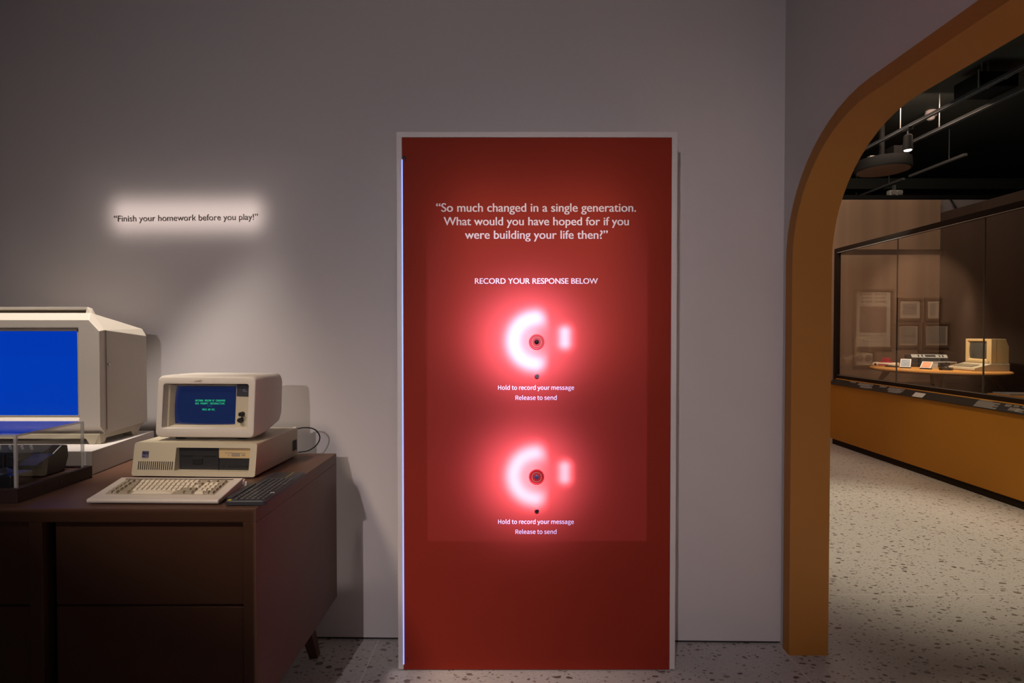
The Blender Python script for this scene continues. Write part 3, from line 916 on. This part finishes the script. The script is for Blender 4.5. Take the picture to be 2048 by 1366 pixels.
slab(bm, -0.205, 0.205, -0.056, 0.052, 0.0006, 0.004)
link('key_well', bm, 'keydark', kb)
bm = bmesh.new(); slab(bm, -0.215, 0.212, 0.062, 0.068, 0.0007, 0.003)
link('groove', bm, 'brownslot', kb)
keymesh = {}
def key(parent, w, d, x, y, z, rx, m, h=0.0075, top=0.72, name='key'):
    k = (round(w, 4), round(d, 4), m, h)
    if k not in keymesh:
        bm = bmesh.new()
        a, b, t = w / 2, d / 2, top
        hexa(bm, [(-a, -b, 0), (a, -b, 0), (a, b, 0), (-a, b, 0), (-a * t, -b * t + d * 0.05, h), (a * t, -b * t + d * 0.05, h), (a * t, b * t + d * 0.05, h), (-a * t, b * t + d * 0.05, h)])
        o = link(name, bm, m, parent, bevel=0.0006, seg=1)
        keymesh[k] = o
    else:
        o = keymesh[k].copy(); COL.objects.link(o); o.parent = parent
    o.location = (x, y, z); o.rotation_euler = (rx, 0, 0)
    return o
KA = math.atan(SLK)
U = 0.0178
rows = [
    [(1, 'd'), (1, 'd'), (.3, None)] + [(1, 'd')] + [(1, 'l')] * 12 + [(2, 'd'), (.3, None), (1.6, 'd'), (1.6, 'd')],
    [(1, 'd'), (1, 'd'), (.3, None), (1.5, 'd')] + [(1, 'l')] * 12 + [(1.5, 'd'), (.3, None)] + [(1, 'l')] * 3 + [(1, 'd')],
    [(1, 'd'), (1, 'd'), (.3, None), (1.75, 'd')] + [(1, 'l')] * 12 + [(1.25, 'l'), (.3, None)] + [(1, 'l')] * 3 + [(1, 'd')],
    [(1, 'd'), (1, 'd'), (.3, None), (2, 'd')] + [(1, 'l')] * 10 + [(2, 'd'), (1, 'd'), (.3, None)] + [(1, 'l')] * 3 + [(1, 'd')],
    [(1, 'd'), (1, 'd'), (.3, None), (2, 'd'), (.4, None), (8.5, 'l'), (.4, None), (2, 'd'), (1.7, 'd'), (.3, None), (2, 'l'), (1, 'd'), (1, 'd')],
]
for ri, row in enumerate(rows):
    tot = sum(w for w, _ in row)
    u = 0.400 / tot
    x = -0.200
    y = 0.040 - ri * 0.0210
    for w, c in row:
        if c: key(kb, w * u - 0.0012, 0.0195, x + w * u / 2, y, kz(y), KA, 'keydark' if c == 'd' else 'keylight')
        x += w * u
bm = bmesh.new()
lathe(bm, [(0.012, -0.002), (0.012, 0.004), (0.009, 0.006)], 'x', (0.243, 0.086, 0.031), 20)
link('tilt_knob', bm, 'pale', kb, smooth=True)
link('foot', boxes((0.246, 0.256, 0.082, 0.092, 0.0, 0.034)), 'pale', kb, bevel=0.002)
link('foot', boxes((-0.256, -0.246, 0.082, 0.092, 0.0, 0.034)), 'pale', kb, bevel=0.002)

# ------------------------------------------------------------------ small black keyboard with touchpad
k4 = thing('wireless_keyboard', 'slim charcoal keyboard with touchpad at the right end of the sideboard', 'keyboard', (-0.888, 1.965, 0.975), R(91.2))
# local x runs away from the viewer after the quarter turn, local y to the left
bm = bmesh.new()
LX, LY = 0.186, 0.067
loft(bm, [[(p[0], p[1], z) for p in rrect(-LX + i, LX - i, -LY + i, LY - i, 0.010, 5)] for z, i in ((0.0, 0.004), (0.003, 0.0), (0.014, 0.0), (0.017, 0.003))])
link('case', bm, 'k400', k4, smooth=True)
bm = bmesh.new()
loft(bm, [[(p[0], p[1], z) for p in rrect(-LX + 0.03, 0.02, LY - 0.012, LY + 0.010, 0.006, 4)] for z in (0.004, 0.020)])
link('battery_hump', bm, 'k400', k4, smooth=True)
for r_ in range(6):
    y = 0.036 - r_ * 0.0178
    cnt = 14
    d_ = 0.0085 if r_ == 0 else 0.0155
    x = -LX + 0.012
    widths = [1] * cnt
    if r_ == 5: widths = [1, 1, 1, 1, 5, 1, 1, 1, 1, 1]
    u = 0.258 / sum(widths)
    for w in widths:
        kk = key(k4, w * u - 0.0022, d_, x + w * u / 2, y, 0.0165, 0, 'k400key', 0.0035, 0.94)
        x += w * u
bm = bmesh.new()
for r_ in range(6):
    y = 0.036 - r_ * 0.0178
    x = -LX + 0.012
    widths = [1] * 14 if r_ < 5 else [1, 1, 1, 1, 5, 1, 1, 1, 1, 1]
    u = 0.258 / sum(widths)
    for w in widths:
        if w == 1:
            box(bm, x + u * 0.40, x + u * 0.58, y - 0.0005, y + 0.0032, 0.0199, 0.0203)
        x += w * u
link('key_legends', bm, 'legend', k4)
link('touchpad', boxes((0.098, 0.178, -0.020, 0.048, 0.0165, 0.0176)), 'k400key', k4, bevel=0.0004)
link('touchpad_stripe', boxes((0.098, 0.178, -0.0225, -0.0205, 0.0165, 0.018)), 'yellow', k4)
bm = bmesh.new()
lathe(bm, [(0.0065, 0.0168), (0.0065, 0.0176)], 'z', (0, 0, 0), 20)
link('logo_dot', bm, 'yellow', k4, loc=(-LX + 0.012, 0.056, 0))

# ------------------------------------------------------------------ showcase of the further room
sh = thing('showcase', 'long glass showcase on a mustard plinth in the room beyond the arch', 'showcase', (4.46, 5.6, 0))
def sb(x0, x1, y0, y1, z0, z1): return (x0 - 4.46, x1 - 4.46, y0 - 5.6, y1 - 5.6, z0, z1)
GY0, GY1 = 3.0, 7.517
link('plinth', boxes(sb(4.46, 5.97, GY0, GY1 + 0.03, 0.075, 0.832)), 'mustard', sh)
link('kick_board', boxes(sb(4.475, 5.95, GY0 + 0.02, GY1, 0.0, 0.075)), 'casewood', sh)
bm = bmesh.new()
prism(bm, [(4.435 - 4.46, 0.832), (4.435 - 4.46, 0.838), (4.50 - 4.46, 0.905), (4.52 - 4.46, 0.905), (4.52 - 4.46, 0.832)], 'y', GY0 - 5.6, GY1 + 0.03 - 5.6)
link('label_rail', bm, 'labelblack', sh)
link('orange_edge', boxes(sb(4.498, 4.516, GY0, GY1 + 0.03, 0.905, 0.914)), 'edgestrip', sh)  # thin bright orange line along the top of the label rail
link('sill', boxes(sb(4.52, 4.60, GY0, GY1 + 0.03, 0.832, 0.962)), 'casewood', sh)
link('sill_lip', boxes(sb(4.455 + 0.062, 4.526, GY0, GY1 + 0.03, 0.958, 0.966)), 'steel', sh)
link('deck', boxes(sb(4.60, 5.97, GY0, GY1, 0.82, 0.86)), 'blackish', sh)
seams = [7.50, 6.353, 5.18, 4.05, 3.0]
for a, b in zip(seams, seams[1:]):
    link('pane', boxes(sb(4.521, 4.533, b + 0.005, a - 0.005, 0.966, 2.66)), 'glass', sh)
for s_ in seams[1:-1]:
    link('seam', boxes(sb(4.520, 4.534, s_ - 0.003, s_ + 0.003, 0.966, 2.66)), 'seamdark', sh)
link('end_pane', boxes(sb(4.55, 5.95, 7.505, 7.513, 0.90, 2.63)), 'glass', sh)
link('top_rail', boxes(sb(4.50, 4.56, GY0, GY1, 2.655, 2.715)), 'casewood', sh)
link('rail_trim', boxes(sb(4.499, 4.503, GY0, GY1, 2.648, 2.6555)), 'silver', sh)
link('end_rail', boxes(sb(4.50, 5.97, 7.49, 7.55, 2.632, 2.70)), 'casewood', sh)
link('corner_post', boxes(sb(4.495, 4.552, 7.49, 7.55, 0.832, 2.71)), 'casewood', sh)
link('back_panel', boxes(sb(5.97, 6.05, GY0, 7.55, 0.0, 3.215)), 'casewood', sh)
# print on the label rail
def rail(bm, y0, y1, t0, t1):
    """a printed patch between fractions t0..t1 up the sloping rail"""
    def P(y, t, o): return (4.435 + 0.065 * t - 4.46 - o * 0.7, y - 5.6, 0.838 + 0.067 * t + o * 0.7)
    hexa(bm, [P(y0, t0, -0.001), P(y1, t0, -0.001), P(y1, t1, -0.001), P(y0, t1, -0.001), P(y0, t0, 0.0008), P(y1, t0, 0.0008), P(y1, t1, 0.0008), P(y0, t1, 0.0008)])
bm = bmesh.new()
def block(y, w, rows_, t1=0.92, step=0.1, short=0.8):
    for k in range(rows_):
        ww = w * (1 if k % 3 != 2 else short)
        rail(bm, y - ww, y, t1 - k * step - step * 0.55, t1 - k * step)
for y, w, n_, t1 in ((7.16, 0.12, 2, 0.95), (6.98, 0.28, 4, 0.9), (6.90, 0.22, 3, 0.45), (6.58, 0.12, 3, 0.95), (6.42, 0.26, 5, 0.9), (6.38, 0.2, 3, 0.4),
                     (5.18, 0.14, 1, 0.98), (5.19, 0.24, 8, 0.85), (4.90, 0.06, 3, 0.9), (4.84, 0.1, 4, 0.6), (4.82, 0.05, 2, 0.9), (4.74, 0.12, 2, 0.95), (4.77, 0.08, 4, 0.55), (4.60, 0.1, 2, 0.95), (4.63, 0.08, 4, 0.55), (4.45, 0.2, 6, 0.9)):
    block(y, w, n_, t1)
link('rail_lettering', bm, 'labelink', sh)

bm = bmesh.new()
prism(bm, [(4.436, 0.842), (4.434, 0.8445), (4.470, 0.880), (4.478, 0.888), (4.476, 0.884), (4.472, 0.878)], 'y', 5.83, 5.98)
tag(link('notice_card', bm, 'paperw'), 'white folded card lying on the black label rail of the showcase', 'card')

# round oak table inside
ot = thing('oak_table', 'round oak table holding old electronics inside the glass showcase', 'table', (5.28, 6.72, 0.86))
bm = bmesh.new()
loops = []
for s_, z in ((0.93, 0.200), (0.985, 0.212), (1.0, 0.225), (0.99, 0.237), (0.97, 0.240)):
    loops.append([(0.645 * s_ * math.cos(2 * math.pi * k / 56), 0.79 * s_ * math.sin(2 * math.pi * k / 56), z) for k in range(56)])
loft(bm, loops)
link('tabletop', bm, 'wood', ot, smooth=True)
for lx, ly in ((-0.30, -0.42), (0.30, -0.42), (-0.30, 0.42), (0.30, 0.42)):
    bm = bmesh.new()
    a, b, s_ = 0.034, 0.02, 1.25
    hexa(bm, [(lx * s_ - b, ly * s_ - b, 0), (lx * s_ + b, ly * s_ - b, 0), (lx * s_ + b, ly * s_ + b, 0), (lx * s_ - b, ly * s_ + b, 0), (lx - a, ly - a, 0.201), (lx + a, ly - a, 0.201), (lx + a, ly + a, 0.201), (lx - a, ly + a, 0.201)])
    link('leg', bm, 'ply', ot, bevel=0.004)
TZ = 1.1
# tan home computer: it faces the glass
ap = thing('home_computer', 'tan home computer with monitor on top, on the round oak table', 'computer', (5.56, 6.44, TZ), R(-92))
# local -y is its front (towards the glass), local x its right
bm = bmesh.new()
prism(bm, [(-0.20, 0.012), (-0.185, 0.0), (0.20, 0.0), (0.20, 0.088), (0.00, 0.088), (-0.195, 0.036)], 'x', -0.20, 0.20)
link('base', bm, 'beige', ap, bevel=0.004)
bm = bmesh.new()
def az(y): return 0.036 + (y + 0.195) * (0.052 / 0.195)
def aslab(bm, x0, x1, y0, y1, up):
    hexa(bm, [(x0, y0, az(y0) - 0.003), (x1, y0, az(y0) - 0.003), (x1, y1, az(y1) - 0.003), (x0, y1, az(y1) - 0.003), (x0, y0, az(y0) + up), (x1, y0, az(y0) + up), (x1, y1, az(y1) + up), (x0, y1, az(y1) + up)])
aslab(bm, -0.165, 0.120, -0.170, -0.070, 0.001)
kbd = link('keyboard_well', bm, 'brownslot', ap)
bm = bmesh.new()
for r_ in range(4):
    for c_ in range(14):
        aslab(bm, -0.160 + c_ * 0.0198, -0.160 + c_ * 0.0198 + 0.015, -0.165 + r_ * 0.024, -0.147 + r_ * 0.024, 0.007)
link('key_bank', bm, 'keydark', kbd)
bm = bmesh.new()
def al(x0, x1, z0, z1, y): return [(x0, y, z0), (x1, y, z0), (x1, y, z1), (x0, y, z1)]
ls = [al(-0.185, 0.185, 0.092, 0.375, 0.06), al(-0.185, 0.185, 0.092, 0.375, 0.0), al(-0.160, 0.120, 0.120, 0.350, 0.0), al(-0.145, 0.105, 0.140, 0.338, 0.022)]
lv = [[bm.verts.new(p) for p in l] for l in ls]
for p, q_ in zip(lv, lv[1:]):
    for i in range(4):
        j = (i + 1) % 4
        bm.faces.new((p[i], p[j], q_[j], q_[i]))
mh = link('monitor_bezel', bm, 'tan', ap, bevel=0.003)
bm = bmesh.new()
prism(bm, [(0.058, 0.092), (0.20, 0.092), (0.20, 0.285), (0.165, 0.374), (0.058, 0.374)], 'x', -0.184, 0.184)
link('monitor_housing', bm, 'tan', ap, bevel=0.002)
bm = bmesh.new()
g = []
for j in range(9):
    row = []
    for i in range(9):
        u, v = i / 4 - 1, j / 4 - 1
        row.append(bm.verts.new((-0.02 + u * 0.126, 0.024 - 0.018 * (1 - 0.5 * u * u - 0.5 * v * v), 0.239 + v * 0.100)))
    g.append(row)
for j in range(8):
    for i in range(8):
        bm.faces.new((g[j][i], g[j][i + 1], g[j + 1][i + 1], g[j + 1][i]))
link('monitor_screen', bm, 'crt', ap, smooth=True)
link('monitor_knob', boxes((0.145, 0.16, -0.006, 0.001, 0.105, 0.118)), 'keydark', ap)
link('seam', boxes((-0.186, 0.186, 0.03, 0.198, 0.0875, 0.0925)), 'brownslot', ap)

# white and crimson console
fc = thing('toy_console', 'small ivory and crimson console at the far end of the oak table', 'game console', (4.99, 7.20, TZ), R(-55))
link('body', boxes((-0.13, 0.13, -0.09, 0.09, 0, 0.05)), 'ivory', fc, bevel=0.012)
link('top_plate', boxes((-0.075, 0.075, -0.05, 0.07, 0.048, 0.064)), 'crimson', fc, bevel=0.004)
link('cartridge', boxes((-0.05, 0.05, 0.0, 0.02, 0.062, 0.115)), 'crimson', fc, bevel=0.003)
link('front_strip', boxes((-0.06, 0.06, -0.0925, -0.088, 0.012, 0.03)), 'crimson', fc)
cyl('dial', 'slot', fc, (-0.09, -0.09, 0.025), 0.014, -0.004, 'y', 16)
# black console with silver strip
vd = thing('black_console', 'black wedge console with a silver switch strip on the oak table', 'game console', (5.47, 7.10, TZ), R(-25))
bm = bmesh.new()
prism(bm, [(-0.13, 0.0), (0.12, 0.0), (0.12, 0.145), (0.08, 0.155), (-0.13, 0.05)], 'x', -0.23, 0.23)
link('body', bm, 'blackish', vd, bevel=0.006)
bm = bmesh.new()
hexa(bm, [(-0.17, 0.005, 0.116), (0.215, 0.005, 0.116), (0.215, 0.08, 0.153), (-0.17, 0.08, 0.153), (-0.17, 0.003, 0.121), (0.215, 0.003, 0.121), (0.215, 0.078, 0.159), (-0.17, 0.078, 0.159)])
st = link('switch_strip', bm, 'silver', vd)
bm = bmesh.new()
for xa, xb in ((-0.10, -0.085), (-0.06, -0.045), (-0.02, 0.09), (0.125, 0.14), (0.16, 0.175)):
    hexa(bm, [(xa, 0.02, 0.128), (xb, 0.02, 0.128), (xb, 0.06, 0.148), (xa, 0.06, 0.148), (xa, 0.018, 0.133), (xb, 0.018, 0.133), (xb, 0.058, 0.153), (xa, 0.058, 0.153)])
link('switch', bm, 'slot', st)
# two cartridges leaning on little stands, one joystick, one acrylic bracket
def sleeve(name, label, x, y, w, h, m, rz, lean):
    t = thing(name, label, 'cartridge', (x, y, TZ), R(rz))
    link('stand', boxes((-w / 2, w / 2, -0.01, 0.05, 0, 0.012)), 'slot', t)
    b = link('box', boxes((-w / 2, w / 2, -0.006, 0.006, 0, h)), 'paperw', t, loc=(0, 0.0, 0.012), rot=(R(-lean), 0, 0))
    link('cover_print', boxes((-w / 2 + 0.008, w / 2 - 0.008, -0.0072, -0.0058, 0.008, h - 0.008)), m, b)
    return t
sleeve('game_cartridge', 'pale blue game sleeve tilted on a stand on the oak table', 4.97, 6.82, 0.11, 0.115, 'blueprint', -45, 30)
sleeve('game_cartridge', 'orange game sleeve tilted on a stand on the oak table', 5.07, 6.62, 0.11, 0.115, 'orangeprint', -55, 50)
pd = thing('game_controller', 'flat dark controller beside the pale blue sleeve on the oak table', 'game controller', (4.93, 7.00, TZ), R(-60))
link('body', boxes((-0.07, 0.07, -0.03, 0.03, 0, 0.022)), 'k400', pd, bevel=0.004)
link('button_pad', boxes((-0.05, -0.01, -0.015, 0.015, 0.021, 0.025)), 'slot', pd)
js = thing('joystick', 'black joystick beside the tan home computer on the oak table', 'game controller', (5.20, 6.46, TZ), R(-50))
link('base', boxes((-0.06, 0.06, -0.055, 0.055, 0, 0.03)), 'blackish', js, bevel=0.006)
bm = bmesh.new(); lathe(bm, [(0.03, 0.029), (0.02, 0.042), (0.009, 0.046), (0.007, 0.085), (0.009, 0.092), (0.004, 0.096)], 'z', n=18)
link('stick', bm, 'slot', js, smooth=True)
cyl('fire_button', 'chrome', js, (-0.04, -0.035, 0.03), 0.01, 0.006, 'z', 14)
ab = thing('acrylic_bracket', 'thin clear bracket shelf between the joystick and the black console', 'bracket', (5.38, 6.72, TZ))
link('shelf', boxes((-0.12, 0.12, -0.05, 0.05, 0.080, 0.085)), 'silver', ab)
for xx in (-0.118, 0.114):
    link('upright', boxes((xx, xx + 0.004, -0.05, 0.05, 0, 0.08)), 'acredge', ab)

# near low oak counter with magazines
oc = thing('oak_counter', 'low oak counter just inside the near end of the showcase', 'counter', (5.0, 4.5, 0.86))
link('counter_top', boxes((-0.45, 0.75, -1.2, 0.66, 0.085, 0.112)), 'wood', oc, bevel=0.003)
for lx, ly in ((-0.4, 0.58), (0.7, 0.58), (-0.4, -1.12), (0.7, -1.12)):
    link('leg', boxes((lx - 0.025, lx + 0.025, ly - 0.025, ly + 0.025, 0, 0.085)), 'ply', oc)
for lab, x, y, rz, m in (('open magazine with white pages on the low oak counter', 4.82, 4.80, 12, 'paperw'), ('grey magazine behind the open one on the low oak counter', 4.74, 5.05, -8, 'blueprint')):
    mg = thing('magazine', lab, 'magazine', (x, y, 0.972), R(rz), 'magazines on the low oak counter')
    link('pages', boxes((-0.14, 0.14, -0.11, 0.11, 0, 0.008)), m, mg)
    link('cover_print', boxes((-0.12, 0.02, -0.09, 0.0, 0.008, 0.009), (0.05, 0.12, -0.06, 0.08, 0.008, 0.009)), 'crimson' if m == 'paperw' else 'ink', mg)

# framed prints on the far wall, seen mirrored in the showcase glass
def picture(name, label, px0, px1, z0, z1, m, fw=0.035, mw=0.05, extra=None):
    k = 8.5 / 1080.0
    xa, xb = 8.92 + 0.12 - (px1 - 1024) * k, 8.92 + 0.12 - (px0 - 1024) * k
    t = thing(name, label, 'picture', ((xa + xb) / 2, 8.5, (z0 + z1) / 2), 0, 'framed prints on the far wall')
    w, h = (xb - xa) / 2, (z1 - z0) / 2
    bm = bmesh.new()
    ls = [al(-w, w, -h, h, 0.0), al(-w, w, -h, h, -0.035), al(-w + fw, w - fw, -h + fw, h - fw, -0.035), al(-w + fw, w - fw, -h + fw, h - fw, -0.012)]
    lv = [[bm.verts.new(p) for p in l] for l in ls]
    for p, q_ in zip(lv, lv[1:]):
        for i in range(4):
            j = (i + 1) % 4
            bm.faces.new((p[i], p[j], q_[j], q_[i]))
    link('frame', bm, 'frame', t)
    link('mat_board', boxes((-w + fw, w - fw, -0.012, -0.002, -h + fw, h - fw)), 'paper', t)
    if extra: extra(t, w, h)
    else: link('print', boxes((-w + fw + mw, w - fw - mw, -0.014, -0.010, -h + fw + mw, h - fw - mw)), m, t)
    return t
def zpx(py): return 1.55 + (665 - py) / 1080.0 * 8.5
def poster_art(t, w, h):
    link('print', boxes((-w + 0.1, w - 0.1, -0.014, -0.010, -h * 0.45, h * 0.42)), 'ink', t)
    bm = bmesh.new()
    for zz, ww, hh in ((0.82, 0.7, 0.05), (0.70, 0.6, 0.04), (0.58, 0.62, 0.05), (-0.55, 0.7, 0.02), (-0.64, 0.35, 0.02), (-0.75, 0.55, 0.015)):
        n_ = 9
        for k in range(n_):
            if k % 5 == 4: continue
            a = -w * ww + 2 * w * ww * k / n_
            box(bm, a, a + 2 * w * ww / n_ * 0.8, -0.0135, -0.011, h * zz - h * hh / 2, h * zz + h * hh / 2)
    link('lettering', bm, 'ink', t)
def discs(t, w, h):
    for xx in (-w * 0.4, w * 0.4):
        bm = bmesh.new(); lathe(bm, [(h * 0.42, -0.010), (h * 0.42, -0.014)], 'y', n=28)
        link('print', bm, 'ink', t, loc=(xx, 0, 0.0))
picture('framed_poster', 'large framed poster mirrored in the showcase glass', 1705, 1784, zpx(698), zpx(578), 'ink', 0.035, 0.06, poster_art)
picture('framed_print', 'landscape framed print right of the large poster, upper row', 1792, 1842, zpx(641), zpx(596), 'inkgrey')
picture('framed_print', 'narrow upright framed print at the right of the upper row', 1847, 1880, zpx(641), zpx(596), 'inkgrey')
picture('framed_print', 'framed plain print beneath the landscape one', 1791, 1838, zpx(695), zpx(645), 'inkgrey', 0.035, 0.03)
picture('framed_print', 'wide framed plain print at the right of the lower row', 1844, 1898, zpx(695), zpx(645), 'inkgrey', 0.035, 0.03)
picture('framed_print', 'small framed print of two dark discs below the poster', 1706, 1749, zpx(734), zpx(699), 'ink', 0.03, 0.02, discs)
picture('framed_print', 'dim framed print lowest on the right, above the oak table', 1836, 1884, zpx(736), zpx(700), 'inkgrey', 0.035, 0.03)

# ------------------------------------------------------------------ fittings under the black ceiling
for x, z, lab in ((5.0, 4.15, 'lighting track nearest the arch under the black ceiling'), (5.5, 4.17, 'second lighting track under the black ceiling'), (6.6, 4.14, 'furthest lighting track, with gaps, under the black ceiling')):
    t = thing('light_track', lab, 'lighting track', (x, 7.0, z))
    if x < 6:
        link('rail', boxes((-0.02, 0.02, -3.0, 3.0, -0.018, 0.018)), 'k400', t)
        link('rail_lip', boxes((-0.022, -0.018, -3.0, 3.0, -0.019, -0.012), (0.018, 0.022, -3.0, 3.0, -0.019, -0.012)), 'steel', t)
    else:
        for a, b in ((0.6, 1.7), (1.85, 3.2)):
            link('rail', boxes((-0.025, 0.025, a, b, -0.018, 0.018)), 'steel', t)
    for yy in ((-2, 0, 2) if x < 6 else (0.9, 2.2, 3.1)):
        link('hanger', boxes((-0.004, 0.004, yy - 0.004, yy + 0.004, 0.018, 4.62 - z)), 'steel', t)
    if x > 6: t.location.y = 7.3

def track_spot(x, y, z, lab, rot, lit):
    t = thing('track_spotlight', lab, 'spotlight', (x, y, z), R(rot), 'track spotlights')
    link('adapter', boxes((-0.03, 0.03, -0.05, 0.05, -0.05, -0.018)), 'blackish', t)
    link('stem', boxes((-0.008, 0.008, -0.008, 0.008, -0.12, -0.05)), 'steel', t)
    bm = bmesh.new(); lathe(bm, [(0.03, -0.1), (0.05, -0.12), (0.055, -0.30), (0.048, -0.30), (0.045, -0.29)], 'z', n=24)
    link('can', bm, 'black', t, smooth=True)
    bm = bmesh.new(); lathe(bm, [(0.044, -0.291), (0.036, -0.305), (0.001, -0.31)], 'z', n=20)
    link('lens', bm, 'lampglow' if lit else 'lens', t, smooth=True)
    return t
track_spot(5.0, 6.86, 4.15, 'lit track spotlight with a bright white lens', 0, True)
track_spot(5.0, 8.15, 4.15, 'unlit black track spotlight beside the hanging disc', 0, False)
track_spot(5.5, 9.1, 4.17, 'unlit black track spotlight at the far end of the second track', 0, False)

sd = thing('smoke_detector', 'small white smoke detector under the black ceiling', 'smoke detector', (5.80, 7.53, 4.62))
bm = bmesh.new(); lathe(bm, [(0.062, 0.0), (0.068, -0.05), (0.072, -0.075), (0.05, -0.09)], 'z', n=28)
link('base', bm, 'offwhite', sd, smooth=True)
bm = bmesh.new(); lathe(bm, [(0.05, -0.09), (0.045, -0.115), (0.028, -0.13), (0.001, -0.132)], 'z', n=28)
link('sensor_head', bm, 'offwhite', sd, smooth=True)

ds = thing('hanging_speaker', 'black round speaker with brown underside hanging from the ceiling', 'speaker', (5.16, 7.55, 3.80))
bm = bmesh.new(); lathe(bm, [(0.33, 0.0), (0.34, 0.02), (0.33, 0.14), (0.16, 0.17)], 'z', n=44)
link('shell', bm, 'black', ds, smooth=True)
bm = bmesh.new(); lathe(bm, [(0.315, -0.004), (0.315, 0.002)], 'z', n=44)
link('grille_cloth', bm, 'rust', ds)
cyl('pole', 'black', ds, (-0.02, 0, 0.165), 0.035, 0.695, 'z', 18)
link('control_box', boxes((0.08, 0.30, -0.1, 0.1, 0.155, 0.32)), 'black', ds, bevel=0.006)
link('bracket', boxes((-0.2, 0.1, -0.03, 0.03, 0.165, 0.2)), 'steel', ds)

el = thing('emergency_light', 'pale twin emergency light on the furthest track', 'light', (6.62, 9.40, 3.96))
link('body', boxes((-0.10, 0.12, -0.05, 0.05, -0.06, 0.05)), 'mint', el, bevel=0.01)
for xx in (-0.045, 0.06):
    bm = bmesh.new(); lathe(bm, [(0.045, 0.0), (0.04, -0.03), (0.001, -0.032)], 'y', n=20)
    link('lamp_head', bm, 'silver', el, smooth=True, loc=(xx, -0.05, 0.0))
link('bracket', boxes((-0.02, 0.02, -0.02, 0.02, 0.05, 0.14)), 'steel', el)
pj = thing('ceiling_projector', 'black boxed projector with thin metal brackets hanging near the arch top', 'projector', (5.4, 6.3, 4.42))
link('body', boxes((-0.14, 0.30, -0.18, 0.18, -0.10, 0.07)), 'black', pj, bevel=0.008)
bm = bmesh.new()
for a, b in (((-0.16, -0.19, 0.08), (-0.16, -0.19, -0.13)), ((-0.16, -0.19, -0.13), (-0.05, -0.19, -0.12)), ((-0.05, -0.1, 0.07), (-0.05, -0.1, 0.2)), ((0.02, -0.1, 0.07), (0.02, -0.1, 0.2)), ((0.15, -0.19, -0.02), (0.32, -0.19, 0.09))):
    tube(bm, [a, b], 0.008, 8)
link('bracket', bm, 'steel', pj)
bm = bmesh.new()
tube(bm, curve_pts([(5.42, 6.2, 4.61), (5.45, 6.2, 4.50), (5.7, 6.2, 4.47), (6.4, 6.2, 4.48), (7.2, 6.2, 4.5)], 10), 0.007, 8)
tag(link('ceiling_cable', bm, 'steel', smooth=True), 'thin grey cable sagging from the ceiling beside the boxed projector', 'cable')
bm = bmesh.new()
tube(bm, curve_pts([(6.97, 8.74, 3.70), (6.97, 8.62, 3.66), (6.97, 8.56, 3.58), (7.03, 8.54, 3.46)], 8), 0.012, 8)
tag(link('hanging_cable', bm, 'slot', smooth=True), 'short black cable dangling in front of the grey far wall', 'cable')
